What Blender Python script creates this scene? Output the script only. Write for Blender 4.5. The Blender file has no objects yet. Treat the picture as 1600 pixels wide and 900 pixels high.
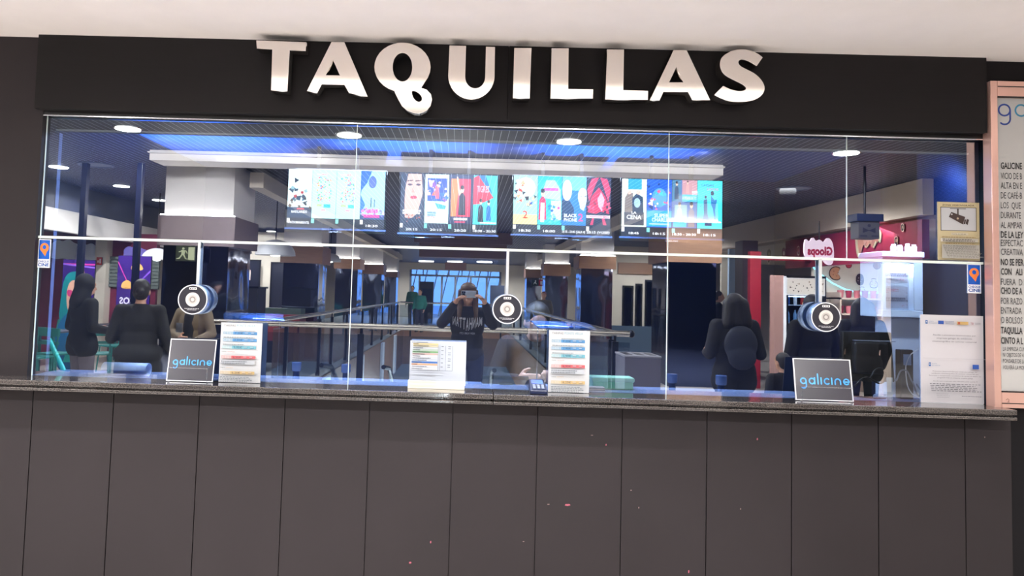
import bpy, math, random
from mathutils import Vector, Matrix
random.seed(7)
R = math.radians
C = bpy.context.scene.collection
SC = bpy.context.scene

# ------------------------------------------------------------------ camera
FPX = 1150.0; D = 3.67; EYE = 1.56
CAM = Vector((0, -D, EYE))
PITCH, YAW, ROLL = R(3.3), R(0.7), R(1.65)
FOOT = (727.0, 457.0)           # pixel where the lens looks square onto the glass
FW = Vector((-math.sin(YAW)*math.cos(PITCH), math.cos(YAW)*math.cos(PITCH), math.sin(PITCH)))
R0 = Vector((math.cos(YAW), math.sin(YAW), 0)); U0 = R0.cross(FW)
RT = R0*math.cos(ROLL) + U0*math.sin(ROLL)
UP = -R0*math.sin(ROLL) + U0*math.cos(ROLL)
_v = Vector((0, 1, 0))
CX = FOOT[0] - FPX*_v.dot(RT)/_v.dot(FW)
CY = FOOT[1] + FPX*_v.dot(UP)/_v.dot(FW)
cam = bpy.data.cameras.new('camera'); camo = bpy.data.objects.new('camera', cam); C.objects.link(camo)
cam.sensor_width = 36; cam.lens = FPX/1600*36; cam.clip_start = 0.03; cam.clip_end = 200
cam.shift_x = (800-CX)/1600; cam.shift_y = (CY-450)/1600
m = Matrix((RT, UP, -FW)).transposed().to_4x4(); m.translation = CAM
camo.matrix_world = m
SC.camera = camo

def P(px, py, Y=0.0):
    """point of the plane y=Y seen at pixel px,py"""
    d = FW*FPX + RT*(px-CX) - UP*(py-CY)
    return CAM + d*((Y-CAM.y)/d.y)
def PX(px, py, Y=0.0): return P(px, py, Y).x
def PZ(px, py, Y=0.0): return P(px, py, Y).z
def V(px, py, d):
    """real place in the hall of something whose mirror image stands d metres from the lens"""
    p = P(px, py, d-D); return Vector((p.x, -p.y, p.z))

# ------------------------------------------------------------------ world, exposure, lamps
w = bpy.data.worlds.new('world'); SC.world = w; w.use_nodes = True
bg = w.node_tree.nodes['Background']; bg.inputs[0].default_value = (0.16, 0.34, 0.80, 1); bg.inputs[1].default_value = 1.6
SC.view_settings.view_transform = 'Standard'; SC.view_settings.look = 'None'
SC.view_settings.gamma = 1; SC.view_settings.use_curve_mapping = False
SC.view_settings.exposure = 1.35
SC.cycles.use_denoising = True
SC.cycles.caustics_reflective = False; SC.cycles.caustics_refractive = False
SC.cycles.sample_clamp_indirect = 4.0
SC.cycles.max_bounces = 8; SC.cycles.transparent_max_bounces = 12
DOWN_W = 170; SOFFIT_W = 170; NEAR_W = 135; HALL_W = 200; BOOTH_W = 60; GLOW_W = 1000

def lamp(kind, name, loc, energy, color=(1, 1, 1), size=0.1, aim=(0, 0, -1), angle=150, blend=0.6, size_y=None):
    l = bpy.data.lights.new(name, kind); l.energy = energy; l.color = color
    if kind == 'AREA':
        l.size = size
        if size_y: l.shape = 'RECTANGLE'; l.size_y = size_y
    else: l.shadow_soft_size = size
    if kind == 'SPOT': l.spot_size = R(angle); l.spot_blend = blend
    o = bpy.data.objects.new(name, l); C.objects.link(o); o.location = loc
    o.rotation_euler = Vector(aim).to_track_quat('-Z', 'Y').to_euler()
    return o

# ------------------------------------------------------------------ materials
def lin(h):
    if isinstance(h, str):
        h = h.lstrip('#'); c = [int(h[i:i+2], 16)/255 for i in (0, 2, 4)]
    else: c = [v/255 for v in h]
    return tuple((v/12.92 if v <= 0.04045 else ((v+0.055)/1.055)**2.4) for v in c)
MATS = {}
def mat(name, col=(128, 128, 128), rough=0.5, metal=0.0, emit=0.0, var=0.0, scale=8.0, stretch=(1, 1, 1), bump=0.0, detail=5, alpha=None, coat=0.0, ecol=None, spec=None):
    if name in MATS: return MATS[name]
    mt = bpy.data.materials.new(name); mt.use_nodes = True; nt = mt.node_tree; b = nt.nodes['Principled BSDF']
    c = lin(col); b.inputs['Base Color'].default_value = (*c, 1)
    b.inputs['Roughness'].default_value = rough; b.inputs['Metallic'].default_value = metal
    if spec is not None: b.inputs['Specular IOR Level'].default_value = spec
    if coat: b.inputs['Coat Weight'].default_value = coat
    if emit:
        b.inputs['Emission Color'].default_value = (*(lin(ecol) if ecol else c), 1); b.inputs['Emission Strength'].default_value = emit
    tc = nt.nodes.new('ShaderNodeTexCoord'); mp = nt.nodes.new('ShaderNodeMapping'); mp.inputs['Scale'].default_value = stretch
    nz = nt.nodes.new('ShaderNodeTexNoise'); nz.inputs['Scale'].default_value = scale; nz.inputs['Detail'].default_value = detail
    nt.links.new(tc.outputs['Object'], mp.inputs[0]); nt.links.new(mp.outputs[0], nz.inputs['Vector'])
    mx = nt.nodes.new('ShaderNodeMix'); mx.data_type = 'RGBA'
    v = var if var else 0.04
    mx.inputs[6].default_value = (*[max(0, x*(1-v)) for x in c], 1); mx.inputs[7].default_value = (*[min(1, x*(1+v)) for x in c], 1)
    nt.links.new(nz.outputs['Fac'], mx.inputs[0]); nt.links.new(mx.outputs[2], b.inputs['Base Color'])
    if bump:
        bp = nt.nodes.new('ShaderNodeBump'); bp.inputs['Strength'].default_value = bump; bp.inputs['Distance'].default_value = 0.01
        nt.links.new(nz.outputs['Fac'], bp.inputs['Height']); nt.links.new(bp.outputs[0], b.inputs['Normal'])
    MATS[name] = mt; return mt
def glass_mat(name, tint, refl, rough=0.0, gl=(1, 1, 1)):
    if name in MATS: return MATS[name]
    mt = bpy.data.materials.new(name); mt.use_nodes = True; nt = mt.node_tree
    nt.nodes.remove(nt.nodes['Principled BSDF']); out = nt.nodes['Material Output']
    t = nt.nodes.new('ShaderNodeBsdfTransparent'); t.inputs[0].default_value = (*tint, 1)
    g = nt.nodes.new('ShaderNodeBsdfGlossy'); g.inputs['Roughness'].default_value = rough; g.inputs[0].default_value = (*gl, 1)
    fr = nt.nodes.new('ShaderNodeLayerWeight'); fr.inputs['Blend'].default_value = 0.25
    ma = nt.nodes.new('ShaderNodeMath'); ma.operation = 'MULTIPLY_ADD'; ma.use_clamp = True
    ma.inputs[1].default_value = 0.5; ma.inputs[2].default_value = refl
    nt.links.new(fr.outputs['Fresnel'], ma.inputs[0])
    mx = nt.nodes.new('ShaderNodeMixShader'); nt.links.new(ma.outputs[0], mx.inputs[0])
    nt.links.new(t.outputs[0], mx.inputs[1]); nt.links.new(g.outputs[0], mx.inputs[2]); nt.links.new(mx.outputs[0], out.inputs[0])
    MATS[name] = mt; return mt
def ink_mat(name, emit=0.0, rough=0.5, tone=1.0):
    if name in MATS: return MATS[name]
    mt = bpy.data.materials.new(name); mt.use_nodes = True; nt = mt.node_tree; b = nt.nodes['Principled BSDF']
    a = nt.nodes.new('ShaderNodeAttribute'); a.attribute_name = 'Col'
    b.inputs['Roughness'].default_value = rough
    if emit:
        b.inputs['Base Color'].default_value = (0.01, 0.01, 0.01, 1)
        nt.links.new(a.outputs['Color'], b.inputs['Emission Color']); b.inputs['Emission Strength'].default_value = emit
    else:
        mx = nt.nodes.new('ShaderNodeMix'); mx.data_type = 'RGBA'; mx.blend_type = 'MULTIPLY'; mx.inputs[0].default_value = 1; mx.inputs[7].default_value = (tone, tone, tone, 1)
        nt.links.new(a.outputs['Color'], mx.inputs[6]); nt.links.new(mx.outputs[2], b.inputs['Base Color'])
    MATS[name] = mt; return mt
def slat_mat(name, base, line, pitch, duty, axis='X', rough=0.5):
    if name in MATS: return MATS[name]
    mt = bpy.data.materials.new(name); mt.use_nodes = True; nt = mt.node_tree; b = nt.nodes['Principled BSDF']
    g = nt.nodes.new('ShaderNodeNewGeometry'); s = nt.nodes.new('ShaderNodeSeparateXYZ'); nt.links.new(g.outputs['Position'], s.inputs[0])
    d = nt.nodes.new('ShaderNodeMath'); d.operation = 'DIVIDE'; d.inputs[1].default_value = pitch; nt.links.new(s.outputs[axis], d.inputs[0])
    f = nt.nodes.new('ShaderNodeMath'); f.operation = 'FRACT'; nt.links.new(d.outputs[0], f.inputs[0])
    l = nt.nodes.new('ShaderNodeMath'); l.operation = 'LESS_THAN'; l.inputs[1].default_value = duty; nt.links.new(f.outputs[0], l.inputs[0])
    mx = nt.nodes.new('ShaderNodeMix'); mx.data_type = 'RGBA'; mx.inputs[6].default_value = (*lin(base), 1); mx.inputs[7].default_value = (*lin(line), 1)
    nt.links.new(l.outputs[0], mx.inputs[0]); nt.links.new(mx.outputs[2], b.inputs['Base Color']); b.inputs['Roughness'].default_value = rough
    MATS[name] = mt; return mt
def granite_mat():
    mt = bpy.data.materials.new('granite'); mt.use_nodes = True; nt = mt.node_tree; b = nt.nodes['Principled BSDF']
    tc = nt.nodes.new('ShaderNodeTexCoord'); vo = nt.nodes.new('ShaderNodeTexNoise'); vo.inputs['Scale'].default_value = 260; vo.inputs['Detail'].default_value = 3
    nt.links.new(tc.outputs['Object'], vo.inputs['Vector'])
    cr = nt.nodes.new('ShaderNodeValToRGB'); e = cr.color_ramp.elements
    e[0].position = 0.42; e[0].color = (*lin('#1b191b'), 1); e[1].position = 0.62; e[1].color = (*lin('#5d5753'), 1)
    nt.links.new(vo.outputs['Fac'], cr.inputs[0]); nt.links.new(cr.outputs[0], b.inputs['Base Color'])
    b.inputs['Roughness'].default_value = 0.12; b.inputs['Coat Weight'].default_value = 0.6; b.inputs['Coat Roughness'].default_value = 0.04
    return mt
def brushed_mat():
    mt = bpy.data.materials.new('brushed_steel'); mt.use_nodes = True; nt = mt.node_tree; b = nt.nodes['Principled BSDF']
    b.inputs['Metallic'].default_value = 1; b.inputs['Base Color'].default_value = (*lin('#e6dfd8'), 1)
    tc = nt.nodes.new('ShaderNodeTexCoord'); mp = nt.nodes.new('ShaderNodeMapping'); mp.inputs['Scale'].default_value = (4, 4, 90)
    nz = nt.nodes.new('ShaderNodeTexNoise'); nz.inputs['Scale'].default_value = 6
    nt.links.new(tc.outputs['Object'], mp.inputs[0]); nt.links.new(mp.outputs[0], nz.inputs['Vector'])
    mr = nt.nodes.new('ShaderNodeMapRange'); mr.inputs[3].default_value = 0.07; mr.inputs[4].default_value = 0.14
    nt.links.new(nz.outputs['Fac'], mr.inputs[0]); nt.links.new(mr.outputs[0], b.inputs['Roughness'])
    return mt
GRANITE = granite_mat(); STEEL = brushed_mat()
PANEL = mat('charcoal_laminate', (42, 38, 40), 0.5, var=0.10, scale=3, spec=.18)
FASCIA = mat('charcoal_wood_grain', (28, 26, 27), 0.5, spec=.15, var=0.14, scale=5, stretch=(1, 1, 40))
BLACK = mat('black_trim', (14, 14, 17), 0.35)
GLOSSB = mat('gloss_black', (10, 11, 16), 0.08, coat=0.5)
WHITEW = mat('white_paint', (234, 228, 224), 0.7)
CREAM = mat('cream_paint', (222, 212, 196), 0.6)
BEIGE = mat('beige_fascia', (220, 203, 186), 0.6, var=0.05)
WOOD = mat('wood_band', (150, 112, 86), 0.45, var=0.25, scale=3, stretch=(1, 1, 14))
WOODD = mat('dark_wood_band', (112, 88, 80), 0.45, var=0.2, scale=3, stretch=(1, 1, 14))
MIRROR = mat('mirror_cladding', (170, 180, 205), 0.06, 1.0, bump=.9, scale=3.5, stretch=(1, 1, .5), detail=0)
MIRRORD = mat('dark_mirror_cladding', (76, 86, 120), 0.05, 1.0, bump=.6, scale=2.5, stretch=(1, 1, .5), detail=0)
CHROME = mat('chrome', (205, 208, 212), 0.15, 1.0)
RAILM = mat('satin_rail', (200, 196, 186), 0.25, 1.0)
FLOORM = mat('pale_tile', (204, 198, 192), 0.25, var=0.06, scale=1.2)
WHITEP = mat('white_plastic', (232, 236, 242), 0.4)
PANE = glass_mat('booth_glass', (0.90, 0.95, 1.0), 0.46, gl=(.84, .92, 1.0))
RAILG = glass_mat('rail_glass', (0.50, 0.62, 0.72), 0.08)
ACRYL = glass_mat('clear_acrylic', (0.93, 0.95, 0.98), 0.10)
ACRYLB = glass_mat('blue_acrylic', (0.45, 0.62, 0.92), 0.30, 0.08)
INK = ink_mat('printed_paper', tone=.60); INKG = ink_mat('glossy_print', rough=0.2); SCREEN = ink_mat('lit_screen', emit=1.2)
LED = mat('led_white', (255, 250, 240), 0.5, emit=13)

# ------------------------------------------------------------------ mesh helpers
class MB:
    def __init__(s): s.v = []; s.f = []
    def add(s, vs, fs):
        n = len(s.v); s.v += [tuple(v) for v in vs]; s.f += [tuple(i+n for i in f) for f in fs]; return s
    def box(s, x0, y0, z0, x1, y1, z1):
        if x0 > x1: x0, x1 = x1, x0
        if y0 > y1: y0, y1 = y1, y0
        if z0 > z1: z0, z1 = z1, z0
        return s.add([(x0, y0, z0), (x1, y0, z0), (x1, y1, z0), (x0, y1, z0), (x0, y0, z1), (x1, y0, z1), (x1, y1, z1), (x0, y1, z1)],
                     [(0, 3, 2, 1), (4, 5, 6, 7), (0, 1, 5, 4), (1, 2, 6, 5), (2, 3, 7, 6), (3, 0, 4, 7)])
    def tube(s, p0, p1, r0, r1=None, n=16, cap=True):
        p0 = Vector(p0); p1 = Vector(p1); r1 = r0 if r1 is None else r1
        a = (p1-p0).normalized(); u = a.orthogonal().normalized(); w_ = a.cross(u)
        vs = []
        for (p, r) in ((p0, r0), (p1, r1)):
            for i in range(n):
                t = 2*math.pi*i/n; vs.append(p + u*(r*math.cos(t)) + w_*(r*math.sin(t)))
        fs = [(i, (i+1) % n, n+(i+1) % n, n+i) for i in range(n)]
        if cap: fs += [tuple(range(n-1, -1, -1)), tuple(range(n, 2*n))]
        return s.add(vs, fs)
    def path(s, pts, r, n=8):
        for a, b in zip(pts[:-1], pts[1:]): s.tube(a, b, r, r, n)
        return s
    def lathe(s, c, prof, n=24, axis='Z'):
        c = Vector(c); vs = []; k = len(prof)
        for (r, h) in prof:
            for i in range(n):
                t = 2*math.pi*i/n; a, b = r*math.cos(t), r*math.sin(t)
                vs.append(c + (Vector((a, b, h)) if axis == 'Z' else Vector((a, h, b))))
        fs = []
        for j in range(k-1):
            for i in range(n): fs.append((j*n+i, j*n+(i+1) % n, (j+1)*n+(i+1) % n, (j+1)*n+i))
        fs += [tuple(range(n-1, -1, -1)), tuple(range((k-1)*n, k*n))]
        return s.add(vs, fs)
    def ell(s, c, r, n=16, k=10, rot=None):
        c = Vector(c); vs = []
        for j in range(1, k):
            ph = math.pi*j/k
            for i in range(n):
                t = 2*math.pi*i/n
                q = Vector((r[0]*math.sin(ph)*math.cos(t), r[1]*math.sin(ph)*math.sin(t), r[2]*math.cos(ph)))
                if rot: q = rot @ q
                vs.append(c+q)
        tp = Vector((0, 0, r[2])); bt = Vector((0, 0, -r[2]))
        if rot: tp = rot @ tp; bt = rot @ bt
        vs += [c+tp, c+bt]; T = len(vs)-2; B = T+1; fs = []
        for j in range(k-2):
            for i in range(n): fs.append((j*n+i, (j+1)*n+i, (j+1)*n+(i+1) % n, j*n+(i+1) % n))
        for i in range(n): fs.append((T, i, (i+1) % n)); fs.append((B, (k-2)*n+(i+1) % n, (k-2)*n+i))
        return s.add(vs, fs)
    def cap(s, a, b, ra, rb=None):
        rb = ra if rb is None else rb
        s.tube(a, b, ra, rb, 14); s.ell(a, (ra,)*3, 14, 8); s.ell(b, (rb,)*3, 14, 8); return s
    def prism(s, poly, f, h0, h1):
        """poly: 2D outline, f(u,v,h)->3D"""
        n = len(poly); vs = [f(u, v, h0) for u, v in poly] + [f(u, v, h1) for u, v in poly]
        return s.add(vs, [tuple(range(n-1, -1, -1)), tuple(range(n, 2*n))] + [(i, (i+1) % n, n+(i+1) % n, n+i) for i in range(n)])
    def build(s, name, m_, parent=None, bevel=0.0, smooth=False, loc=None):
        me = bpy.data.meshes.new(name); off = Vector(loc) if loc else (parent_loc(parent) if parent else Vector((0, 0, 0)))
        me.from_pydata([tuple(Vector(v)-off) for v in s.v], [], s.f); me.update()
        import bmesh
        bm = bmesh.new(); bm.from_mesh(me); bmesh.ops.recalc_face_normals(bm, faces=bm.faces); bm.to_mesh(me); bm.free()
        me.materials.append(m_)
        if smooth:
            for p in me.polygons: p.use_smooth = True
            try: me.set_sharp_from_angle(angle=R(40))
            except Exception: pass
        o = bpy.data.objects.new(name, me); C.objects.link(o)
        if loc: o.location = loc
        if parent: o.parent = parent
        if bevel:
            b = o.modifiers.new('bevel', 'BEVEL'); b.width = bevel; b.segments = 2; b.limit_method = 'ANGLE'
        return o
def parent_loc(p):
    v = Vector((0, 0, 0))
    while p: v += p.location; p = p.parent
    return v
def tag(o, label=None, cat=None, group=None, kind=None):
    if label: o['label'] = label
    if cat: o['category'] = cat
    if group: o['group'] = group
    if kind: o['kind'] = kind
    return o
def thing(name, label, cat, loc=(0, 0, 0), group=None):
    o = bpy.data.objects.new(name, None); C.objects.link(o); o.location = loc; o.empty_display_size = 0.1
    return tag(o, label, cat, group)
def struct(mb, name, m_, bevel=0.0): return tag(mb.build(name, m_, bevel=bevel), kind='structure')
def box(name, m_, parent, x0, y0, z0, x1, y1, z1, bevel=0.0): return MB().box(x0, y0, z0, x1, y1, z1).build(name, m_, parent, bevel)

_TX = {}
def text_polys(s, bold=0.0):
    key = (s, bold)
    if key in _TX: return _TX[key]
    cu = bpy.data.curves.new('t', 'FONT'); cu.body = s; cu.size = 1.0; cu.fill_mode = 'FRONT'; cu.resolution_u = 2; cu.offset = bold
    o = bpy.data.objects.new('t', cu); C.objects.link(o)
    dg = bpy.context.evaluated_depsgraph_get(); dg.update()
    me = bpy.data.meshes.new_from_object(o.evaluated_get(dg))
    vs = [(v.co.x, v.co.y) for v in me.vertices]; fs = [tuple(p.vertices) for p in me.polygons]
    bpy.data.objects.remove(o); bpy.data.curves.remove(cu); bpy.data.meshes.remove(me)
    if vs:
        x0 = min(v[0] for v in vs); x1 = max(v[0] for v in vs)
    else: x0 = 0; x1 = 1
    _TX[key] = ([(x-x0, y) for x, y in vs], fs, max(1e-6, x1-x0)); return _TX[key]
class Canvas:
    """flat print: coordinates u right, v up in metres from the lower left corner"""
    def __init__(s, W, H, bgc=None):
        s.W, s.H = W, H; s.v = []; s.f = []; s.c = []; s.L = 0
        if bgc is not None: s.rect(0, 0, 1, 1, bgc)
    def poly(s, pts, col, raw=False):
        s.L += 1; n = len(s.v)
        s.v += [((u if raw else u*s.W), (v if raw else v*s.H), s.L) for u, v in pts]; s.f.append(tuple(range(n, n+len(pts)))); s.c.append(lin(col)); return s
    def rect(s, u0, v0, u1, v1, col): return s.poly([(u0, v0), (u1, v0), (u1, v1), (u0, v1)], col)
    def ell(s, u, v, ru, rv, col, n=20, a0=0, a1=360):
        return s.poly([(u+ru*math.cos(R(a0+(a1-a0)*i/n)), v+rv*math.sin(R(a0+(a1-a0)*i/n))) for i in range(n if a1-a0 >= 360 else n+1)], col)
    def text(s, t, u, v, h, col, width=None, align='l', bold=0.0):
        """h: cap height as a share of H; width: share of W the line fills"""
        vs, fs, w_ = text_polys(t, bold); s.L += 1; n = len(s.v)
        sy = h*s.H/0.72; sx = sy if width is None else width*s.W/w_
        tot = w_*sx; u0 = u*s.W - (tot/2 if align == 'c' else tot if align == 'r' else 0)
        s.v += [(u0+x*sx, v*s.H+y*sy, s.L) for x, y in vs]; s.f += [tuple(i+n for i in f) for f in fs]; s.c += [lin(col)]*len(fs); return s
    def stroke(s, pts, wd, col):
        """polyline in metres with round joints"""
        s.L += 1; c = lin(col)
        for (a, b) in zip(pts[:-1], pts[1:]):
            a = Vector(a); b = Vector(b); d = (b-a)
            if d.length < 1e-6: continue
            k = Vector((-d.y, d.x)).normalized()*wd/2; n = len(s.v)
            s.v += [(*(a+k), s.L), (*(a-k), s.L), (*(b-k), s.L), (*(b+k), s.L)]; s.f.append((n, n+1, n+2, n+3)); s.c.append(c)
        for a in pts:
            n = len(s.v); s.v += [(a[0]+wd/2*math.cos(R(i*45)), a[1]+wd/2*math.sin(R(i*45)), s.L+0.3) for i in range(8)]; s.f.append(tuple(range(n, n+8))); s.c.append(c)
        s.L += 1; return s
    def dots(s, n, u0, v0, u1, v1, r, cols, seed=1):
        rd = random.Random(seed)
        for i in range(n):
            u, v = rd.uniform(u0, u1), rd.uniform(v0, v1); a = rd.uniform(0, 3); rr = r*rd.uniform(.6, 1.3)
            s.poly([(u*s.W+rr*s.W*math.cos(a+k*2.1), v*s.H+rr*s.W*math.sin(a+k*2.1)) for k in range(3)] if i % 2 else
                   [(u*s.W+rr*s.W*.7*math.cos(a+k*1.57), v*s.H+rr*s.W*.7*math.sin(a+k*1.57)) for k in range(4)], rd.choice(cols), raw=True)
        return s
    def lines(s, n, u0, v0, u1, v1, col, seed=1, fill=0.5):
        """rows too small to read in the photo: short dashes"""
        rd = random.Random(seed)
        for i in range(n):
            v = v1-(i+.5)*(v1-v0)/n; h = (v1-v0)/n*fill/2; u = u0; 
            end = u1 - (rd.uniform(0, .15)*(u1-u0))
            while u < end:
                l = rd.uniform(.03, .09)*(u1-u0)*1.0; s.rect(u, v-h, min(end, u+l), v+h, col); u += l+.018*(u1-u0)
        return s
    def build(s, name, m_, parent, org, U=(1, 0, 0), Vv=(0, 0, 1), eps=0.00025, base=0.0):
        U = Vector(U).normalized(); Vv = Vector(Vv).normalized(); N = U.cross(Vv)
        off = parent_loc(parent) if parent else Vector((0, 0, 0)); org = Vector(org)
        me = bpy.data.meshes.new(name); me.from_pydata([tuple(org+U*a+Vv*b+N*(l*eps+base)-off) for a, b, l in s.v], [], s.f); me.update()
        at = me.color_attributes.new('Col', 'FLOAT_COLOR', 'CORNER'); buf = []
        for f, c in zip(s.f, s.c): buf += [c[0], c[1], c[2], 1.0]*len(f)
        if len(buf) == len(at.data)*4: at.data.foreach_set('color', buf)
        me.materials.append(m_); o = bpy.data.objects.new(name, me); C.objects.link(o)
        if parent: o.parent = parent
        return o
def shape(name, loops, thick, m_, parent=None, org=(0, 0, 0), U=(1, 0, 0), Vv=(0, 0, 1), bevel=0.0, loc=None):
    """solid with holes from 2D loops; its back lies in the plane, its face thick in front"""
    cu = bpy.data.curves.new('s', 'CURVE'); cu.dimensions = '2D'; cu.fill_mode = 'BOTH'; cu.extrude = thick/2-bevel; cu.bevel_depth = bevel; cu.bevel_resolution = 1; cu.offset = -bevel
    for lp in loops:
        sp = cu.splines.new('POLY'); sp.points.add(len(lp)-1)
        for i, (a, b) in enumerate(lp): sp.points[i].co = (a, b, 0, 1)
        sp.use_cyclic_u = True
    o = bpy.data.objects.new('s', cu); C.objects.link(o); dg = bpy.context.evaluated_depsgraph_get(); dg.update()
    me = bpy.data.meshes.new_from_object(o.evaluated_get(dg)); bpy.data.objects.remove(o)
    U = Vector(U).normalized(); Vv = Vector(Vv).normalized(); N = U.cross(Vv); org = Vector(org)
    off = Vector(loc) if loc else (parent_loc(parent) if parent else Vector((0, 0, 0)))
    for v in me.vertices: x, y, z = v.co; v.co = org+U*x+Vv*y+N*(z+thick/2)-off
    me.materials.clear(); me.materials.append(m_); me.name = name
    for p in me.polygons: p.material_index = 0
    o = bpy.data.objects.new(name, me); C.objects.link(o)
    if loc: o.location = loc
    if parent: o.parent = parent
    return o
def to_mesh(cu, name, m_):
    o = bpy.data.objects.new('c', cu); C.objects.link(o); dg = bpy.context.evaluated_depsgraph_get(); dg.update()
    me = bpy.data.meshes.new_from_object(o.evaluated_get(dg)); bpy.data.objects.remove(o); me.materials.clear(); me.materials.append(m_); me.name = name
    for p in me.polygons: p.material_index = 0; p.use_smooth = True
    o = bpy.data.objects.new(name, me); C.objects.link(o); return o
def smooth_loop(pts, it=2):
    for _ in range(it):
        q = []
        for a, b in zip(pts, pts[1:]+pts[:1]): q += [(a[0]*.75+b[0]*.25, a[1]*.75+b[1]*.25), (a[0]*.25+b[0]*.75, a[1]*.25+b[1]*.75)]
        pts = q
    return pts

# ================================================================== THE SETTING
ZC = PZ(760, 608, 0.0)              # counter top height, about 1.07
YF = -0.08                          # face of the fascia
ZS = P(800, 72, YF).z               # soffit height
xl = PX(57, 110, YF); xr = PX(1542, 150, YF)
zfb = PZ(800, 188, YF)              # lower edge of the fascia
gz0, gz1 = ZC, zfb+0.02
gx0, gx1 = PX(60, 400, 0), PX(1534, 420, 0)
SOFF_Y = -0.95                      # where the low white soffit ends
CEIL = 3.30                         # slatted ceiling of the hall
struct(MB().box(-16, 0.02, ZS, 12.1, SOFF_Y, CEIL+.3), 'ceiling', WHITEW)
for i, x in enumerate((-4.2, -2.1, 0.1, 2.2, 4.3)):
    lamp('SPOT', 'soffit_bounce_fill', (x, -1.6, CEIL-.04), NEAR_W*1.08*(1.25, 1.3, 1.2, .35, .02)[i], (1, .965, .955), .05, (0, -.05, -1), 90, .5)  # added fill lamps; their bounce off the floor brightens the soffit
# floors: hall floor with the stair void left open
VX0, VX1, VY0, VY1 = -2.5, 1.75, -(8.75-D), -(30-D)
fl = MB(); fl.box(-16, 6, -.3, 16, VY0, 0); fl.box(-16, VY0, -.3, VX0, VY1, 0); fl.box(VX1, VY0, -.3, 16, VY1, 0); fl.box(-16, VY1, -.3, 16, -48, 0)
struct(fl, 'floor', FLOORM)
# wall left and right of the booth, lower front wall of panels
struct(MB().box(-16, -0.035, 0, gx0, 0.12, ZS), 'wall_left', PANEL)
struct(MB().box(gx1+.012, -0.03, 0, 12, 0.12, ZS), 'wall_right', mat('dark_laminate', (20, 19, 22), 0.5, spec=.15))
fw = MB(); seams = [PX(a, b, -.01) for a, b in ((-75, 640), (57, 640), (182, 640), (315, 640), (448, 640), (579, 640), (708, 640), (839, 645), (970, 650), (1101, 655), (1232, 660), (1366, 665), (1500, 670), (1572, 675))]
for a, b in zip(seams[:-1], seams[1:]): fw.box(a+.0025, -.045, 0, b-.0025, .0, ZC-.05)
fw.box(seams[0], -.035, 0, seams[-1], .1, ZC-.05)
struct(fw, 'wall_front', PANEL)
# pink flecks on the panels
cv = Canvas(1, 1)
o0 = P(700, 750, -.0455)
for (px, py, a, b) in ((887, 789, 9, 3), (857, 788, 4, 1.2), (947, 695, 2, 3), (986, 766, 2, 2), (925, 680, 4, 1), (673, 847, 2, 4), (641, 879, 4, 3), (1076, 893, 2, 5), (998, 793, 1.5, 3), (818, 846, 3, 1.5), (1157, 795, 1.5, 3), (1183, 686, 2, 4), (1538, 683, 1.5, 2.5)):
    q = P(px, py, -.0455)-o0; sx = a/326; sy = b/326
    cv.poly([(q.x-sx/2, q.z-sy*.3), (q.x, q.z-sy/2), (q.x+sx/2, q.z-sy*.1), (q.x+sx*.3, q.z+sy/2), (q.x-sx*.4, q.z+sy*.4)], '#d0687e' if a*b > 5 else '#a98f8d', raw=True)
tag(cv.build('paint_flecks', INK, None, o0), 'small pink paint flecks scattered on the charcoal panels below the counter', 'paint flecks', kind='stuff')
# fascia
fa = MB(); xm = PX(794, 130, YF)
fa.box(xl, YF, zfb, xm-.002, .1, ZS); fa.box(xm+.002, YF, zfb, xr, .1, ZS); fa.box(xl, YF+.01, zfb+.004, xr, .1, ZS)
struct(fa, 'wall_fascia', FASCIA)
struct(MB().box(gx0-.01, -.03, zfb-.022, gx1+.01, .03, zfb), 'trim_1', BLACK)
struct(MB().box(gx0-.01, -.034, zfb-.027, gx1+.01, -.022, zfb-.022), 'trim_2', CHROME)
struct(MB().box(gx0, .10, zfb-.068, gx1, .16, zfb-.01), 'trim_3', mat('olive_header', (72, 78, 76), .35))
struct(MB().box(gx0, .085, zfb-.076, gx1, .10, zfb-.068), 'trim_4', mat('pale_header_edge', (190, 200, 196), .3))
# counter
cx0, cx1 = PX(-60, 600, -.18), PX(1590, 650, -.18)
ct = thing('service_counter', 'long dark speckled granite ledge running under the ticket office glass', 'counter', (0, -.18, ZC))
cm = MB(); jx = PX(771, 620, -.18)
for a, b in ((cx0, jx-.001), (jx+.001, cx1)):
    cm.box(a, -.18, ZC-.024, b, .28, ZC)
    cm.box(a, -.165, ZC-.034, b-.01, .2, ZC-.024)
    cm.box(a, -.18, ZC-.049, b, .2, ZC-.034)
cm.build('counter_slab', GRANITE, ct, bevel=.004)
box('counter_sheen', mat('blue_grey_sheen', (128, 148, 190), .2), ct, gx0, .012, ZC-.001, gx1, .275, ZC+.0015)  # pale blue strip, its colour stands for reflections on the granite
# glass panes
jx1, jx2 = PX(551, 400, 0), PX(1043, 415, 0)
zr = PZ(800, 391, 0)
n = 0
for (a, b) in ((gx0, jx1), (jx1, jx2), (jx2, gx1)):
    for (z0, z1) in ((gz0, zr-.002), (zr+.002, gz1)):
        n += 1
        me = MB().add([(a+.002, 0, z0), (b-.002, 0, z0), (b-.002, 0, z1), (a+.002, 0, z1)], [(0, 1, 2, 3)])
        struct(me, 'window_%d' % n, PANE)
EDGE = mat('glass_edge', (228, 240, 232), .3)
struct(MB().box(gx0, -.012, zr-.006, gx1, .012, zr+.006), 'trim_5', EDGE)
for i, x in enumerate((gx0+.004, jx1, jx2)):
    struct(MB().box(x-.0014, -.004, gz0, x+.0014, .004, gz1), 'trim_%d' % (6+i), EDGE)
x4 = PX(1323, 330, 0); struct(MB().box(x4-.0014, -.002, zr, x4+.0014, .006, gz1), 'trim_9', EDGE)
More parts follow.
